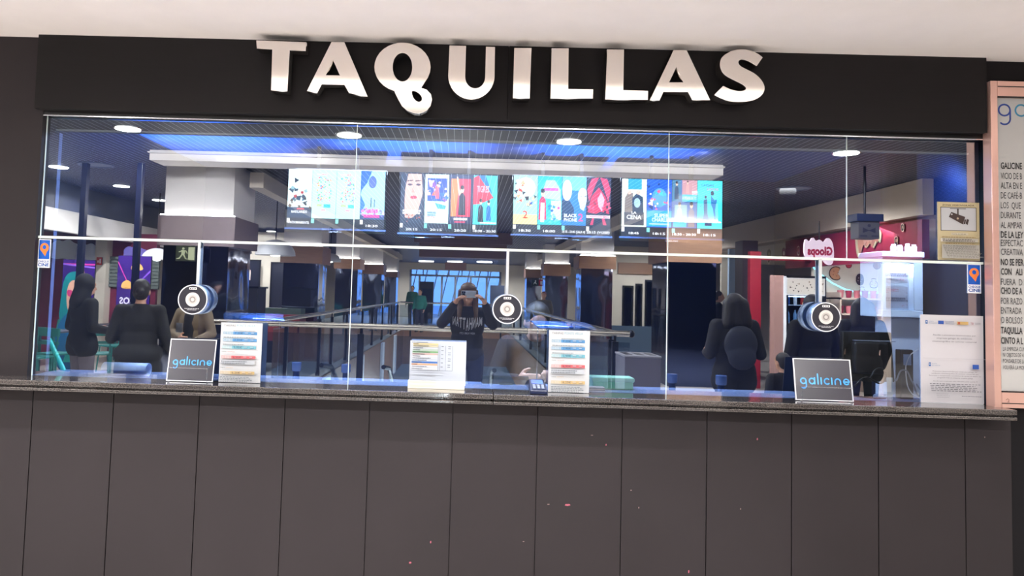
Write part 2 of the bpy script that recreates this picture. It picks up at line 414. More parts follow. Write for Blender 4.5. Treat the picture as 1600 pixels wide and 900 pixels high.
# booth shell behind the glass
NAVY = mat('navy_wall', (13, 20, 48), .5); BY = 2.5; BZ = 2.56
struct(MB().box(gx0-.1, BY, 0, gx1+.3, BY+.1, BZ), 'wall_back', NAVY)
struct(MB().box(gx0-.2, .12, 0, gx0-.08, BY, BZ), 'wall_booth_left', mat('dark_side_wall', (9, 11, 22), .5))
struct(MB().box(gx1+.02, .12, 0, gx1+.3, BY, BZ), 'wall_booth_right', NAVY)
struct(MB().box(gx0-.2, .1, BZ, gx1+.3, BY+.1, BZ+.1), 'ceiling_booth', mat('booth_ceiling', (70, 96, 160), .5))
px0, px1 = PX(1437, 400, .55), PX(1526, 400, .55)
struct(MB().box(px0, .55, PZ(1480, 408, .55), gx1+.02, .9, BZ), 'trim_10', mat('blue_side_panel', (42, 76, 160), .35))
struct(MB().box(px0, .55, 0, gx1+.02, .9, PZ(1480, 410, .55)), 'trim_11', mat('black_side_panel', (16, 18, 30), .12))
struct(MB().box(px0-.0, .54, PZ(1480, 411, .55), gx1, .55, PZ(1480, 404, .55)), 'trim_12', mat('pale_strip', (190, 215, 235), .4))
q = PX(82, 300, .25); struct(MB().box(q-.02, .25, ZC, q+.02, .28, BZ-.2), 'trim_13', mat('pale_blue_post', (120, 140, 185), .4))
# desk behind the counter
dk = thing('back_desk', 'dark blue work desk just behind the granite ledge inside the ticket office', 'desk', (0, .5, 0))
box('desk_top', mat('blue_grey_desk', (70, 84, 120), .25), dk, gx0, .285, ZC-.13, px0-.01, .53, ZC-.09, .004)
box('desk_front', BLACK, dk, gx0, .30, 0, gx1, .33, ZC-.13)
for i, px in enumerate((330, 640, 960)):
    p = P(px, 225, 1.25)
    lamp('SPOT', 'blue_glow_fill', (p.x, .42, ZC-.07), GLOW_W*.85, (.17, .45, 1), .02, (0, 1.2-.42, BZ-ZC), 46, 1.0)  # uplights added out of sight to make the blue ceiling glow
lamp('SPOT', 'broom_fill', (-2.2, .12, BZ-.12), 22, (.8, .9, 1), .02, (.06, .2, -1), 38, .6)  # fill added to brighten the broom handle
for x, e_ in ((-1.75, 12), (-1.15, 28), (-.35, 20), (.35, 16), (1.2, 28), (1.9, 30), (2.25, 26)):
    lamp('SPOT', 'booth_top_fill', (x, .16, BZ-.12), e_, (.8, .9, 1), .02, (0, .18, -1), 75, .8)  # added fill lamps for desk, papers and clerk, without fixtures
lamp('SPOT', 'booth_side_fill', (px0-.15, .18, BZ-.3), 12, (.25, .45, 1), .02, (.45, .5, -.45), 160, .8)  # added to brighten the blue side panel
lamp('SPOT', 'booth_side_fill', (PX(1405, 400, .3), .14, BZ-.1), 70, (.85, .92, 1), .02, (.02, .38, -.8), 50, .8)  # added to brighten the white dispenser
lamp('AREA', 'booth_desk_fill', (-.2, .7, BZ-.03), BOOTH_W, (.66, .8, 1), 2.4, (0, 0, -1), size_y=.12)  # long fill lamp added to lift the booth interior

# ================================================================== SIGN LETTERS
def zc8(cx, cy): return (380+cx/3.81, 40+cy/3.81)
def zc6(cx, cy): return (780+cx/3.72, 60+cy/3.72)
YL = -.185
def loop(pts, z): 
    r = []
    for a, b in pts: px, py = z(a, b); p = P(px, py, YL); r.append((p.x, p.z))
    return r
qo = [(948+168*math.cos(R(a)), 248-147*math.sin(R(a))) for a in range(-112, -420, -12)]
qo = [(948+168*math.cos(R(a)), 248-147*math.sin(R(a))) for a in range(252, -48, -12)]
Q_out = [(898, 385)]+qo+[(1060, 370), (1092, 380), (1118, 408), (1125, 440), (1116, 480), (1090, 508), (1050, 522), (1015, 520), (975, 505), (945, 480), (922, 440), (905, 405)]
Q_h = [(948+58*math.cos(R(a)), 247-85*math.sin(R(a))) for a in range(0, 360, 15)]
Q_t = smooth_loop([(1000, 386), (1035, 394), (1062, 420), (1064, 448), (1040, 456), (1012, 432)])
U_in = [(1322+118*(.5-.5*math.cos(R(a))), 305+68*math.sin(R(a))) for a in range(0, 181, 12)]
U_out = [(1497-277*(.5-.5*math.cos(R(a))), 300+140*math.sin(R(a))) for a in range(0, 181, 10)]
S_l = smooth_loop([(1533, 112), (1530, 114), (1499, 160), (1496, 161), (1450, 132), (1410, 120), (1388, 133), (1397, 158), (1440, 180), (1490, 205), (1530, 245), (1548, 290), (1530, 332), (1480, 362), (1410, 371), (1340, 368), (1290, 350), (1252, 331), (1250, 327), (1300, 277), (1304, 276), (1350, 298), (1400, 308), (1437, 298), (1430, 277), (1390, 255), (1340, 232), (1297, 203), (1280, 160), (1290, 110), (1340, 75), (1400, 60), (1460, 68), (1505, 88), (1531, 109)], 2)
LET = [('T', 'brushed steel capital letter T opening the sign above the ticket glass', zc8, [[(78, 88), (375, 98), (373, 152), (277, 148), (263, 392), (165, 386), (172, 143), (80, 137)]]),
 ('A', 'brushed steel capital letter A between the T and the Q', zc8, [[(525, 97), (602, 98), (742, 424), (630, 402), (602, 353), (468, 350), (440, 402), (378, 390)], [(535, 205), (575, 296), (492, 295)]]),
 ('Q', 'brushed steel capital letter Q with a looped tail hanging below the others', zc8, [Q_out, Q_h, Q_t]),
 ('U', 'brushed steel capital letter U right of the looped Q', zc8, [[(1228, 117), (1327, 120)]+U_in+[(1445, 125), (1499, 127)]+U_out]),
 ('I', 'brushed steel capital letter I between the U and the Ls', zc6, [[(88, 55), (188, 55), (178, 350), (79, 348)]]),
 ('L', 'brushed steel capital letter L standing right after the I', zc6, [[(305, 57), (404, 57), (402, 293), (547, 295), (545, 350), (298, 350)]]),
 ('L', 'brushed steel capital letter L standing right before the second A', zc6, [[(628, 63), (726, 64), (722, 300), (866, 304), (865, 358), (616, 355)]]),
 ('A', 'brushed steel capital letter A between the second L and the S', zc6, [[(1015, 67), (1090, 68), (1228, 360), (1122, 358), (1097, 312), (955, 312), (932, 362), (875, 360)], [(1030, 168), (1070, 255), (988, 255)]]),
 ('S', 'brushed steel capital letter S closing the sign above the ticket glass', zc6, [S_l])]
for ch, lab, z, loops in LET:
    L_ = [loop(l, z) for l in loops]
    L_ = [[(a, min(b, ZS-.004)) for a, b in l] for l in L_]
    xs = [p[0] for p in L_[0]]; zs = [p[1] for p in L_[0]]
    t = tag(shape('sign_letter', L_, .075, STEEL, None, (0, YL+.075, 0), bevel=.0012, loc=(sum(xs)/len(xs), YL+.075, min(zs))), lab, 'letter', 'steel letters of the TAQUILLAS sign')
    for k in (.25, .75):
        i = min(range(len(xs)), key=lambda i: abs(xs[i]-(min(xs)+(max(xs)-min(xs))*(.2 if k < .5 else .8)))+.6*abs(zs[i]-min(zs)-.05))
    # stand-off pins between letter and fascia
    pb = MB(); zm = min(zs)+.12
    xa = {'T': PX(438, 110, YL), 'I': sum(xs)/len(xs)}.get(ch, min(xs)+.045)
    if ch in 'AS': xa = sum(xs)/len(xs)+.02; zm = (min(zs)+.12 if ch == 'A' else PZ(1155, 118, YL))
    if ch == 'Q': xa = min(xs)+.05; zm = sum(zs)/len(zs)
    pb.tube((xa, YL+.07, zm), (xa, YF+.004, zm), .006, n=8)
    pb.build('mounting_pin', CHROME, t)

# ================================================================== THINGS ON THE LEDGE
def yy(px, py, z):                  # distance on plane z=const
    d = FW*FPX + RT*(px-CX) - UP*(py-CY); t = (z-CAM.z)/d.z; return CAM + d*t
BLUE = '#4fb0ff'
def arc(cx, cy, r, a0, a1, n=14): return [(cx+r*math.cos(R(a0+(a1-a0)*i/n)), cy+r*math.sin(R(a0+(a1-a0)*i/n))) for i in range(n+1)]
def galicine(cv, x, y, h, col, upto=8, th=.205):
    """rounded logo word; h = x-height in metres"""
    r = h/2; wd = h*th; g = x; out = []
    sp = h*.27
    def adv(w_): nonlocal g; g += w_+sp
    glyph = []
    glyph.append([arc(g+r, y+r, r-wd/2, 0, 360, 20)]); glyph[-1].append([(g+h-wd/2, y+r), (g+h-wd/2, y-r*.35)]+arc(g+r, y-r*.35, r-wd/2, 0, -130, 10)); adv(h)
    glyph.append([arc(g+r, y+r, r-wd/2, 0, 360, 20), [(g+h-wd/2, y+h), (g+h-wd/2, y+wd/2)]]); adv(h)
    glyph.append([[(g+wd/2, y+h*1.55), (g+wd/2, y+wd/2)]]); adv(wd)
    glyph.append([[(g+wd/2, y+h), (g+wd/2, y+wd/2)]]); adv(wd)
    glyph.append([arc(g+r, y+r, r-wd/2, 50, 310, 16)]); adv(h*.82)
    glyph.append([[(g+wd/2, y+h), (g+wd/2, y+wd/2)]]); adv(wd)
    glyph.append([[(g+wd/2, y+wd/2), (g+wd/2, y+r)]+arc(g+r, y+r, r-wd/2, 180, 0, 12)+[(g+h-wd/2, y+wd/2)]]); adv(h)
    glyph.append([[(g+wd, y+r*.95), (g+h-wd/2, y+r*.95)], arc(g+r, y+r, r-wd/2, 0, 315, 18)]); adv(h)
    cols = col if isinstance(col, list) else [col]*8
    for i, gl in enumerate(glyph[:upto]):
        for s_ in gl: cv.stroke(s_, wd, cols[i])
    return g-x
def stand_sign(px0, px1, pyt, pyb, pcx, label):
    b = yy(pcx, pyb, ZC+.002); b.y = -.075; a0 = P(px0, (pyt+pyb)/2, b.y).x; a1 = P(px1, (pyt+pyb)/2, b.y).x; W = a1-a0
    H = PZ(pcx, pyt, b.y+.03)-ZC
    t = thing('counter_sign', label, 'sign', ((a0+a1)/2, b.y, ZC), 'galicine stand signs on the ledge')
    U = Vector((1, 0, 0)); Vv = Vector((0, .035, H)).normalized(); N = U.cross(Vv)
    o = Vector((a0, b.y, ZC+.003))
    pl = MB(); k = -N*.003
    pl.add([o, o+U*W, o+U*W+Vv*H, o+Vv*H, o+k, o+U*W+k, o+U*W+Vv*H+k, o+Vv*H+k], [(0, 1, 2, 3), (7, 6, 5, 4), (0, 4, 5, 1), (1, 5, 6, 2), (2, 6, 7, 3), (3, 7, 4, 0)])
    pl.build('acrylic_plate', mat('smoked_plate', (56, 56, 64), .3), t)
    cv = Canvas(W, H, '#dfe2e8'); cv.rect(.022, .022, .978, .978, '#3c3c46'); 
    wtot = .80*W; hh = wtot/ (6.9); galicine(cv, .10*W, .38*H, hh, BLUE)
    cv.build('sign_face', INKG, t, o, U, Vv, base=.0006)
    f = MB(); r = .0022; lx0, lx1 = a0+.02, a1-.02; y0 = b.y-.028
    for x in (lx0, lx1): f.path([(x, b.y+.065, ZC+r), (x, y0, ZC+r), (x, y0, ZC+.07), (x, b.y-.006, ZC+.072)], r)
    f.tube((lx0, y0, ZC+.07), (lx1, y0, ZC+.07), r, n=8)
    f.build('wire_holder', ACRYL, t)
    return t
stand_sign(261, 334, 530, 598, 298, 'small grey galicine sign in a clear holder at the left end of the ledge')
stand_sign(1243, 1334, 561, 622, 1288, 'small grey galicine sign with blue lettering in front of the computer monitor')

def tarifas(px, pyt, pyb, W_px, label):
    b = yy(px, pyb, ZC+.001); b.y = -.045; x0 = P(px-W_px/2, pyb, b.y).x; x1 = P(px+W_px/2, pyb, b.y).x; W = x1-x0; H = PZ(px, pyt, b.y)-ZC
    t = thing('price_list', label, 'price list', ((x0+x1)/2, b.y, ZC), 'TARIFAS price lists standing on the ledge')
    box('acrylic_sleeve', ACRYL, t, x0-.002, b.y-.002, ZC+.001, x1+.002, b.y+.003, ZC+H+.002)
    box('foot', ACRYL, t, x0+.01, b.y+.004, ZC, x1-.01, b.y+.04, ZC+.003)
    cv = Canvas(W, H, '#f4f8fc')
    cv.text('TARIFAS', .07, .935, .034, '#4a555c', .28); cv.text('PONTE VELLA', .38, .935, .038, '#7fc6dd', .45)
    def row(v, c, pr, c2):
        cv.rect(.06, v, .88, v+.05, c2); cv.rect(.30, v, .88, v+.05, c); cv.text(pr, .34, v+.008, .036, '#23405c', .2)
        cv.rect(.58, v+.012, .68, v+.018, '#4f6f8d'); cv.rect(.73, v+.012, .83, v+.018, '#4f6f8d'); cv.rect(.58, v+.03, .66, v+.036, '#ffffff'); cv.rect(.73, v+.03, .8, v+.036, '#ffffff')
        cv.text('C', .08, v+.01, .03, '#ffffff', .04); cv.text('T/2', .14, v+.01, .03, '#ffffff', .1)
    row(.80, '#62a9e6', '7,20€', '#b9d8ee'); cv.lines(1, .3, .855, .85, .875, '#9fb0ba'); row(.685, '#62a9e6', '7,90€', '#b9d8ee'); cv.lines(1, .08, .745, .85, .77, '#9fb0ba')
    row(.565, '#7fcbe0', '5,90€', '#c5e6ee'); cv.lines(1, .08, .625, .6, .65, '#9fb0ba')
    cv.text('TARIFAS', .06, .508, .016, '#5b6368', .12); cv.text('SEMANA', .2, .508, .016, '#e28a8a', .18); row(.40, '#ee6d72', '6,90€', '#f3c4c4'); cv.rect(.06, .305, .86, .375, '#dfe6ef'); cv.lines(2, .06, .31, .7, .37, '#77808a', 3)
    cv.text('TARIFAS', .06, .245, .016, '#5b6368', .12); cv.text('FESTIVO', .2, .245, .016, '#e8bb78', .16); row(.145, '#eccb8c', '6,20€', '#f3e3c3'); cv.lines(4, .06, .015, .84, .11, '#8f99a3', 5)
    cv.build('price_sheet', INK, t, (x0, b.y-.003, ZC+.002), eps=.0002)
tarifas(374, 505, 604, 65, 'tall white TARIFAS price list right of the left galicine sign')
tarifas(888, 517, 612, 64, 'tall white TARIFAS price list right of the card terminal')

# small timetable on a cream block
b = yy(682, 604, ZC+.001); b.y = -.055; x0 = P(637, 604, b.y).x; x1 = P(727, 606, b.y).x; H = PZ(680, 533, b.y)-ZC; W = x1-x0
t = thing('timetable_stand', 'white landscape timetable sheet with coloured rows on a cream base by the centre disc', 'timetable', ((x0+x1)/2, b.y, ZC))
box('base', mat('cream_base', (225, 220, 205), .4), t, x0, b.y-.004, ZC, x1-.004, b.y+.05, ZC+.038, .002)
box('backing', WHITEP, t, x0+.006, b.y+.004, ZC+.02, x1, b.y+.007, ZC+H)
cv = Canvas(W-.006, H-.04, '#dfe9f8'); 
cv.lines(1, .03, .945, .32, .975, '#7b8694')
for i, c in enumerate(('#f3e2ae', '#f6eecb', '#e6edf7', '#cfe0d4', '#8cc48a', '#e2c3bb', '#e9eef6', '#e9eef6', '#dfe9f8', '#3c7bd0', '#f0b48c', '#e9eef6', '#e9eef6')):
    v = .90-i*.048; cv.rect(.05, v, .50, v+.042, c); cv.lines(1, .06, v+.005, .16+.26*((i*37) % 10)/10, v+.038, '#3f4a57', i)
    cv.lines(1, .56, v+.005, .6, v+.036, '#4b5562', i) if i % 2 else None
    cv.lines(1, .68, v+.005, .73, v+.036, '#4b5562', i) if i % 3 else None
for u in (.51, .54, .64, .76): cv.rect(u, .3, u+.004, .92, '#5a6470')
cv.rect(.05, .3, .76, .306, '#5a6470')
cv.build('timetable_sheet', INK, t, (x0+.006, b.y+.002, ZC+.04))

# card terminal
b = yy(842, 617, ZC); t = thing('card_terminal', 'small dark blue card payment terminal lying on the ledge left of the price list', 'card terminal', (b.x, b.y, ZC))
f = lambda u, v, h: (b.x+u, b.y+.004+v, ZC+h)
mb = MB(); mb.add([f(-.042, 0, 0), f(.042, 0, 0), f(.036, .14, 0), f(-.036, .14, 0), f(-.042, 0, .022), f(.042, 0, .022), f(.036, .14, .058), f(-.036, .14, .058)], [(0, 3, 2, 1), (4, 5, 6, 7), (0, 1, 5, 4), (1, 2, 6, 5), (2, 3, 7, 6), (3, 0, 4, 7)])
mb.build('terminal_body', mat('terminal_body', (28, 36, 66), .3), t, .006)
kb = MB()
for i in range(3):
    for j in range(4):
        u = -.026+i*.02; v = .012+j*.013; z = .0235+v*.257+.002; kb.box(b.x+u, b.y+v, ZC+z, b.x+u+.013, b.y+v+.008, ZC+z+.004)
kb.build('keypad', mat('key_grey', (150, 160, 185), .4), t)
mb = MB(); mb.add([f(-.028, .075, .0425), f(.028, .075, .0425), f(.027, .125, .0555), f(-.027, .125, .0555)], [(0, 1, 2, 3)]); mb.build('display', mat('terminal_screen', (60, 90, 180), .1, emit=.25), t)
b.y += .02

# small monitor back behind the ledge, green box, paper roll, leaflets
t = thing('tablet_screen', 'black flat screen top edge showing above the ledge left of the card terminal', 'screen', (PX(789, 600, .22), .22, ZC))
MB().box(PX(752, 590, .22), .215, ZC, PX(826, 600, .22), .235, PZ(789, 587, .22)).build('screen_body', GLOSSB, t, .006)
box('foot', BLACK, t, PX(780, 600, .22), .18, ZC, PX(800, 600, .22), .27, ZC+.006)
t = thing('cash_box', 'pale green plastic box inside the glass right of the second price list', 'box', (PX(958, 600, .16), .16, ZC))
MB().box(PX(926, 600, .12), .12, ZC, PX(990, 600, .12), .22, PZ(958, 592, .12)-.012).build('box_body', mat('mint_plastic', (128, 205, 165), .35), t, .008)
MB().box(PX(925, 600, .12)-.002, .115, PZ(958, 592, .12)-.016, PX(991, 600, .12)+.002, .225, PZ(958, 590, .12)).build('box_lid', mat('mint_lid', (160, 222, 190), .35), t, .006)
b = yy(938, 617, ZC); t = thing('leaflet_stack', 'short stack of paper leaflets beside the mint green box', 'leaflets', (b.x, .06, ZC))
for i in range(5): box('leaflet', mat('leaflet%d' % (i % 2), ((208, 200, 190), (90, 104, 140))[i % 2], .5), t, b.x-.06+.002*i, .03+.003*i, ZC+.004*i, b.x+.045, .10, ZC+.004*i+.0035)
t = thing('paper_roll', 'pale blue paper sheet curled into a roll at the left end of the counter', 'paper', (PX(200, 585, .1), .1, ZC))
rx0, rx1 = PX(163, 580, .1), PX(232, 580, .1); rr = .033
pr = [( .1+rr*1.2*math.cos(R(a)), ZC+rr+rr*math.sin(R(a))) for a in range(-88, 200, 12)]
mb = MB(); nn = len(pr); mb.add([(rx0, y, z) for y, z in pr]+[(rx1, y, z) for y, z in pr], [(i, i+1, nn+i+1, nn+i) for i in range(nn-1)])
o = mb.build('rolled_sheet', mat('pale_blue_sheet', (170, 195, 235), .3), t, smooth=True); so = o.modifiers.new('s', 'SOLIDIFY'); so.thickness = .0015
# blue stick leaning inside the glass at the left
a_ = P(62, 500, .33); b_ = P(104, 588, .24); t = thing('broom_handle', 'turquoise broom handle leaning inside the left end of the glass', 'broom handle', (b_.x, b_.y, b_.z))
lo = b_+(b_-a_)*1.1; 
mb = MB().tube(a_, a_+(b_-a_)*.16, .0165, .018).tube(a_+(b_-a_)*.16, b_+(b_-a_).normalized()*(.04), .0125, .0125); mb.build('handle_tube', mat('turquoise_paint', (60, 200, 175), .3, var=.15, scale=20), t, smooth=True)
MB().ell(a_, (.018, .018, .022)).build('handle_cap', mat('turquoise_cap', (70, 215, 190), .3), t, smooth=True)

# speaking discs with rods hung from the rail
def reel(px, py, label):
    Yd = -.075; c = P(px, py, Yd); r = P(px+23.5, py, Yd).x-c.x
    t = thing('speaker_disc', label, 'disc', (c.x, Yd, c.z), 'round reel discs hanging in front of the ticket glass')
    MB().lathe((c.x, -.03, c.z), [(r*.97, .01), (r, .006), (r, -.04), (r*.97, -.0445)], 40, 'Y').build('disc_drum', mat('silver_blue_drum', (150, 172, 205), .25, .7), t, smooth=True)
    cv = Canvas(1, 1)
    def circ(rr, col, n=40): cv.poly([(rr*math.cos(2*math.pi*i/n), rr*math.sin(2*math.pi*i/n)) for i in range(n)], col, raw=True)
    circ(r*.985, '#dfe3ea'); circ(r*.92, '#34343c'); circ(r*.47, '#d6d3d0'); circ(r*.30, '#bdb9b6'); circ(r*.20, '#8f8a88'); circ(r*.12, '#c9c5c2')
    cc = Canvas(2*r, 2*r); cv.W = cv.H = 1
    cv.poly([(-r*.25, r*.66), (r*.25, r*.66), (r*.25, r*.80), (-r*.25, r*.80)], '#eeeeee', raw=True)
    for k in range(3): cv.poly([(-r*.2+k*.15*r, r*.69), (-r*.12+k*.15*r, r*.69), (-r*.12+k*.15*r, r*.77), (-r*.2+k*.15*r, r*.77)], '#34343c', raw=True)
    for k, (wv, wz) in enumerate(((.62, -.62), (.4, -.70))):
        for j in range(9): cv.poly([(r*(-wv/2*1.6+j*wv*.178), r*wz), (r*(-wv/2*1.6+j*wv*.178+wv*.13), r*wz), (r*(-wv/2*1.6+j*wv*.178+wv*.13), r*(wz+.035)), (r*(-wv/2*1.6+j*wv*.178), r*(wz+.035))], '#c9ccd2', raw=True)
    cv.build('disc_face', INKG, t, (c.x, Yd, c.z))
    MB().box(c.x-.0065, -.022, c.z+r*.9, c.x+.0065, -.012, zr).build('hanging_rod', mat('pale_rod', (205, 210, 212), .3), t)
    MB().tube((c.x, -.018, c.z), (c.x, .0, c.z), .02).build('disc_hub', CHROME, t)
reel(301, 468, 'round black reel disc hanging leftmost, above the left galicine sign')
reel(792.5, 483, 'round black reel disc hanging in the middle beside the clerk')
reel(1290.5, 495.5, 'round black reel disc hanging at the right above the second galicine sign')

# curved blue hoods behind the price lists
def hood(px0, px1, py, label):
    Y = .12; x0 = PX(px0, py, Y); x1 = PX(px1, py, Y); z = PZ((px0+px1)/2, py, Y); t = thing('counter_hood', label, 'hood', ((x0+x1)/2, Y, ZC), 'blue acrylic hoods above the service openings')
    pr = [(Y-.03, z-.018), (Y+.0, z-.006), (Y+.04, z+.006), (Y+.10, z+.012), (Y+.17, z+.010)]
    mb = MB(); k = len(pr); mb.add([(x0+.05*(1-i/(k-1)), y, zz) for i, (y, zz) in enumerate(pr)]+[(x1-.0-.05*(i/(k-1)), y, zz) for i, (y, zz) in enumerate(pr)], [(i, i+1, k+i+1, k+i) for i in range(k-1)])
    o = mb.build('curved_top', mat('blue_hood', (78, 116, 190), .15, .4), t, smooth=True); s_ = o.modifiers.new('s', 'SOLIDIFY'); s_.thickness = .004
    for x in (x0+.055, x1-.06): MB().box(x, Y+.10, ZC, x+.006, Y+.112, z+.008).build('support_leg', CHROME, t)
hood(338, 447, 494, 'curved blue acrylic hood behind the left price list')
hood(826, 930, 507, 'curved blue acrylic hood behind the right price list beside the clerk')

# ================================================================== STICKERS, PAPERS ON THE GLASS
def cheque(px0, py0, px1, py1, label):
    a = P(px0, py1, -.004); c = P(px1, py0, -.004); W = c.x-a.x; H = c.z-a.z
    cv = Canvas(W, H, '#f2f4f6'); cv.rect(.06, .30, .94, .97, '#1c58b8')
    cv.ell(.5, .70, .36, .165, '#e8803c', 24); cv.poly([(.28, .58), (.72, .56), (.60, .40)], '#e8803c'); cv.ell(.5, .72, .15, .075, '#1c58b8', 16)
    cv.text('CHEQUE', .06, .185, .075, '#1c4f9c', .88, bold=.02); cv.text('CINE', .06, .05, .11, '#1c4f9c', .88, bold=.03)
    tag(cv.build('window_sticker', INKG, None, a), label, 'sticker', 'blue and orange CHEQUE CINE stickers')
cheque(58, 374, 80, 418, 'blue and orange CHEQUE CINE sticker at the left edge of the glass')
cheque(1511.5, 413, 1532.5, 458, 'blue and orange CHEQUE CINE sticker below the video surveillance notice')
# video surveillance notice
a = P(1465, 406, -.005); c = P(1530, 317, -.005); W = c.x-a.x; H = c.z-a.z
t = thing('surveillance_notice', 'cream ZONA VIDEOVIGILADA notice with a camera drawing taped high at the right', 'notice', tuple(a))
cv = Canvas(W, H, '#ecdcae'); cv.text('ZONA VIDEOVIGILADA', .5, .935, .028, '#4c3f2c', .76, 'c', bold=.02)
cv.rect(.075, .505, .93, .915, '#4a4038'); cv.rect(.09, .515, .915, .905, '#e3e6ea')
cv.poly([(.30, .885), (.68, .885), (.68, .895), (.30, .895)], '#4a4038'); cv.rect(.47, .73, .505, .89, '#4a4038')
cv.poly([(.33, .83), (.66, .75), (.60, .62), (.27, .745)], '#4a3a36'); cv.ell(.34, .79, .02, .014, '#e3e6ea'); cv.ell(.48, .72, .025, .018, '#d8c8a8')
cv.poly([(.64, .70), (.68, .71), (.65, .63), (.61, .62)], '#4a3a36'); cv.poly([(.70, .715), (.745, .70), (.71, .61), (.66, .64)], '#4a3a36')
cv.rect(.32, .435, .72, .47, '#f3ead0'); cv.text('GALICINE', .5, .443, .018, '#5a4b3a', .34, 'c'); cv.lines(1, .1, .39, .9, .405, '#a0793f'); cv.rect(.06, .315, .94, .375, '#f1ecdf'); cv.lines(2, .1, .32, .9, .37, '#6d6457', 2); cv.lines(1, .15, .275, .85, .295, '#a0793f')
cv.rect(.06, .03, .94, .265, '#d8d5cc'); cv.lines(12, .08, .035, .92, .26, '#8a8880', 9, .4)
cv.build('notice_sheet', INK, t, a); MB().box(a.x+.005, -.004, a.z+.005, c.x-.005, -.001, c.z-.005).build('notice_backing', WHITEP, t)
# public aid notice
a = P(1439, 627, -.006); c = P(1536, 491, -.006); W = c.x-a.x; H = PZ(1488, 492, -.006)-ZC-.004
t = thing('funding_notice', 'large white two-part public funding notice standing at the right end of the glass', 'notice', (a.x, -.006, ZC))
cv = Canvas(W, H, '#f1eff5')
def junta(u, v): 
    cv.rect(u, v-.02, u+.035, v+.022, '#3f78c8'); cv.rect(u+.01, v-.004, u+.025, v+.012, '#dfe8f5'); cv.text('XUNTA', u+.05, v+.003, .013, '#8aa5cc', .08); cv.text('DE GALICIA', u+.05, v-.016, .013, '#8aa5cc', .13)
junta(.08, .915); cv.rect(.28, .895, .37, .935, '#2f5fc0'); cv.lines(3, .385, .895, .53, .935, '#97a5c4', 3); cv.rect(.56, .895, .74, .93, '#ecc77e'); cv.rect(.575, .9, .61, .925, '#c65b49'); cv.text('TR', .775, .895, .03, '#b8455a', .05); cv.lines(2, .84, .895, .93, .925, '#a8a8b4', 3)
for i, s_ in enumerate(('Axudas a proxectos desenvolvidos por', 'empresas galegas de exhibición', 'cinematográfica de carácter comercial')): cv.text(s_, .5, .765-i*.036, .017, '#55555e', (.68, .56, .70)[i], 'c')
cv.rect(0, .505, 1, .508, '#d2d0da'); junta(.09, .435); cv.rect(.78, .395, .88, .445, '#2f64c8')
for i, s_ in enumerate(('Proxectos desenvolvidos por empresas galegas de', 'exhibición cinematográfica de carácter comercial que', 'favorecen a recuperación económica do sector ao abeiro do', 'programa Hub da industria creativa galega')): cv.text(s_, .5, .355-i*.024, .0125, '#5a5a64', (.7, .74, .82, .56)[i], 'c')
cv.text('Axudas para empresas máis afectadas pola Covid-19', .5, .245, .0125, '#5a5a64', .7, 'c'); cv.lines(5, .1, .135, .92, .228, '#7d7d88', 4, .45); cv.lines(3, .17, .065, .38, .12, '#b5b5be', 6, .3); cv.lines(1, .55, .085, .9, .1, '#8d8d98', 6)
cv.build('notice_sheet', INK, t, (a.x, -.006, ZC+.002)); MB().box(a.x+.002, -.005, ZC, c.x-.002, -.001, ZC+H).build('acrylic_backing', WHITEP, t)

# rules board at the right
Yb = -.09
bx0 = PX(1551, 380, Yb); bz1 = PZ(1552, 126, Yb); bz0 = PZ(1558, 637, Yb); bx1 = bx0+.78; fwd = .048
ROSE = mat('rose_gold_frame', (232, 188, 174), .3, .55)
t = thing('rules_board', 'framed rules board with pinkish copper frame hanging at the right edge', 'notice board', (bx0, Yb, bz0))
ox = lambda px, py: PX(px, py, Yb)
ix0 = ox(1562, 380); iz1 = PZ(1565, 152, Yb); iz0 = PZ(1568, 611, Yb)
fr = MB(); fr.box(bx0, Yb, bz0, ix0, -.03, bz1); fr.box(bx1-.04, Yb, bz0, bx1, -.03, bz1); fr.box(ix0, Yb, iz1, bx1-.04, -.03, bz1); fr.box(ix0, Yb, bz0, bx1-.04, -.03, iz0)
fr.build('frame', ROSE, t, .003)
box('frame_groove', BLACK, t, ix0, Yb-.001, iz1, bx1-.04, Yb+.01, iz1+.006); box('frame_groove', BLACK, t, ix0, Yb-.001, iz0-.006, bx1-.04, Yb+.01, iz0)
box('frame_groove', BLACK, t, ix0, Yb-.0015, bz1-.03, bx1-.04, Yb, bz1-.026); box('frame_groove', BLACK, t, ix0, Yb-.0015, bz0+.02, bx1-.04, Yb, bz0+.024)
W = bx1-.04-ix0; H = iz1-iz0
cv = Canvas(W, H, '#dfdfdd')
th = .045; galicine(cv, .008, H-.092, .064, ['#2b4fb0', '#3fa3cf']+['#3fa3cf']*6, 8, .13)
rows = [(258, 'GALICINE', 1, 33), (274, 'VICIO DE B', 0, 33), (289, 'ALTA EN E', 0, 33), (304.5, 'DE CAFÉ-B', 0, 33), (320, 'LOS  QUE', 0, 31), (335.5, 'DURANTE', 0, 31), (351, 'AL AMPAR', 0, 33), (366, 'DE LA LEY', 1, 35), (379, 'ESPECTÁC', 0, 34), (393, 'CREATIVA', 0, 34), (409, 'NO SE PER', 1, 35), (424, 'CON   ALI', 1, 33), (440, 'FUERA  D', 0, 33), (454, 'CHO DE A', 1, 33), (470, 'POR RAZO', 0, 33), (485, 'ENTRADA', 0, 32), (500, 'O BOLSOS', 0, 33), (516, 'TAQUILLA', 1, 33), (532, 'CINTO A L', 1, 34)]
for py, s_, bold, wpx in rows:
    p = P(1566, py+5, Yb); cv.text(s_, (p.x-ix0)/W, (p.z-iz0)/H, .0225, '#2c2c2e' if bold else '#4b4b4e', (wpx/ (FPX/(D+Yb)))/W, bold=.02 if bold else 0)
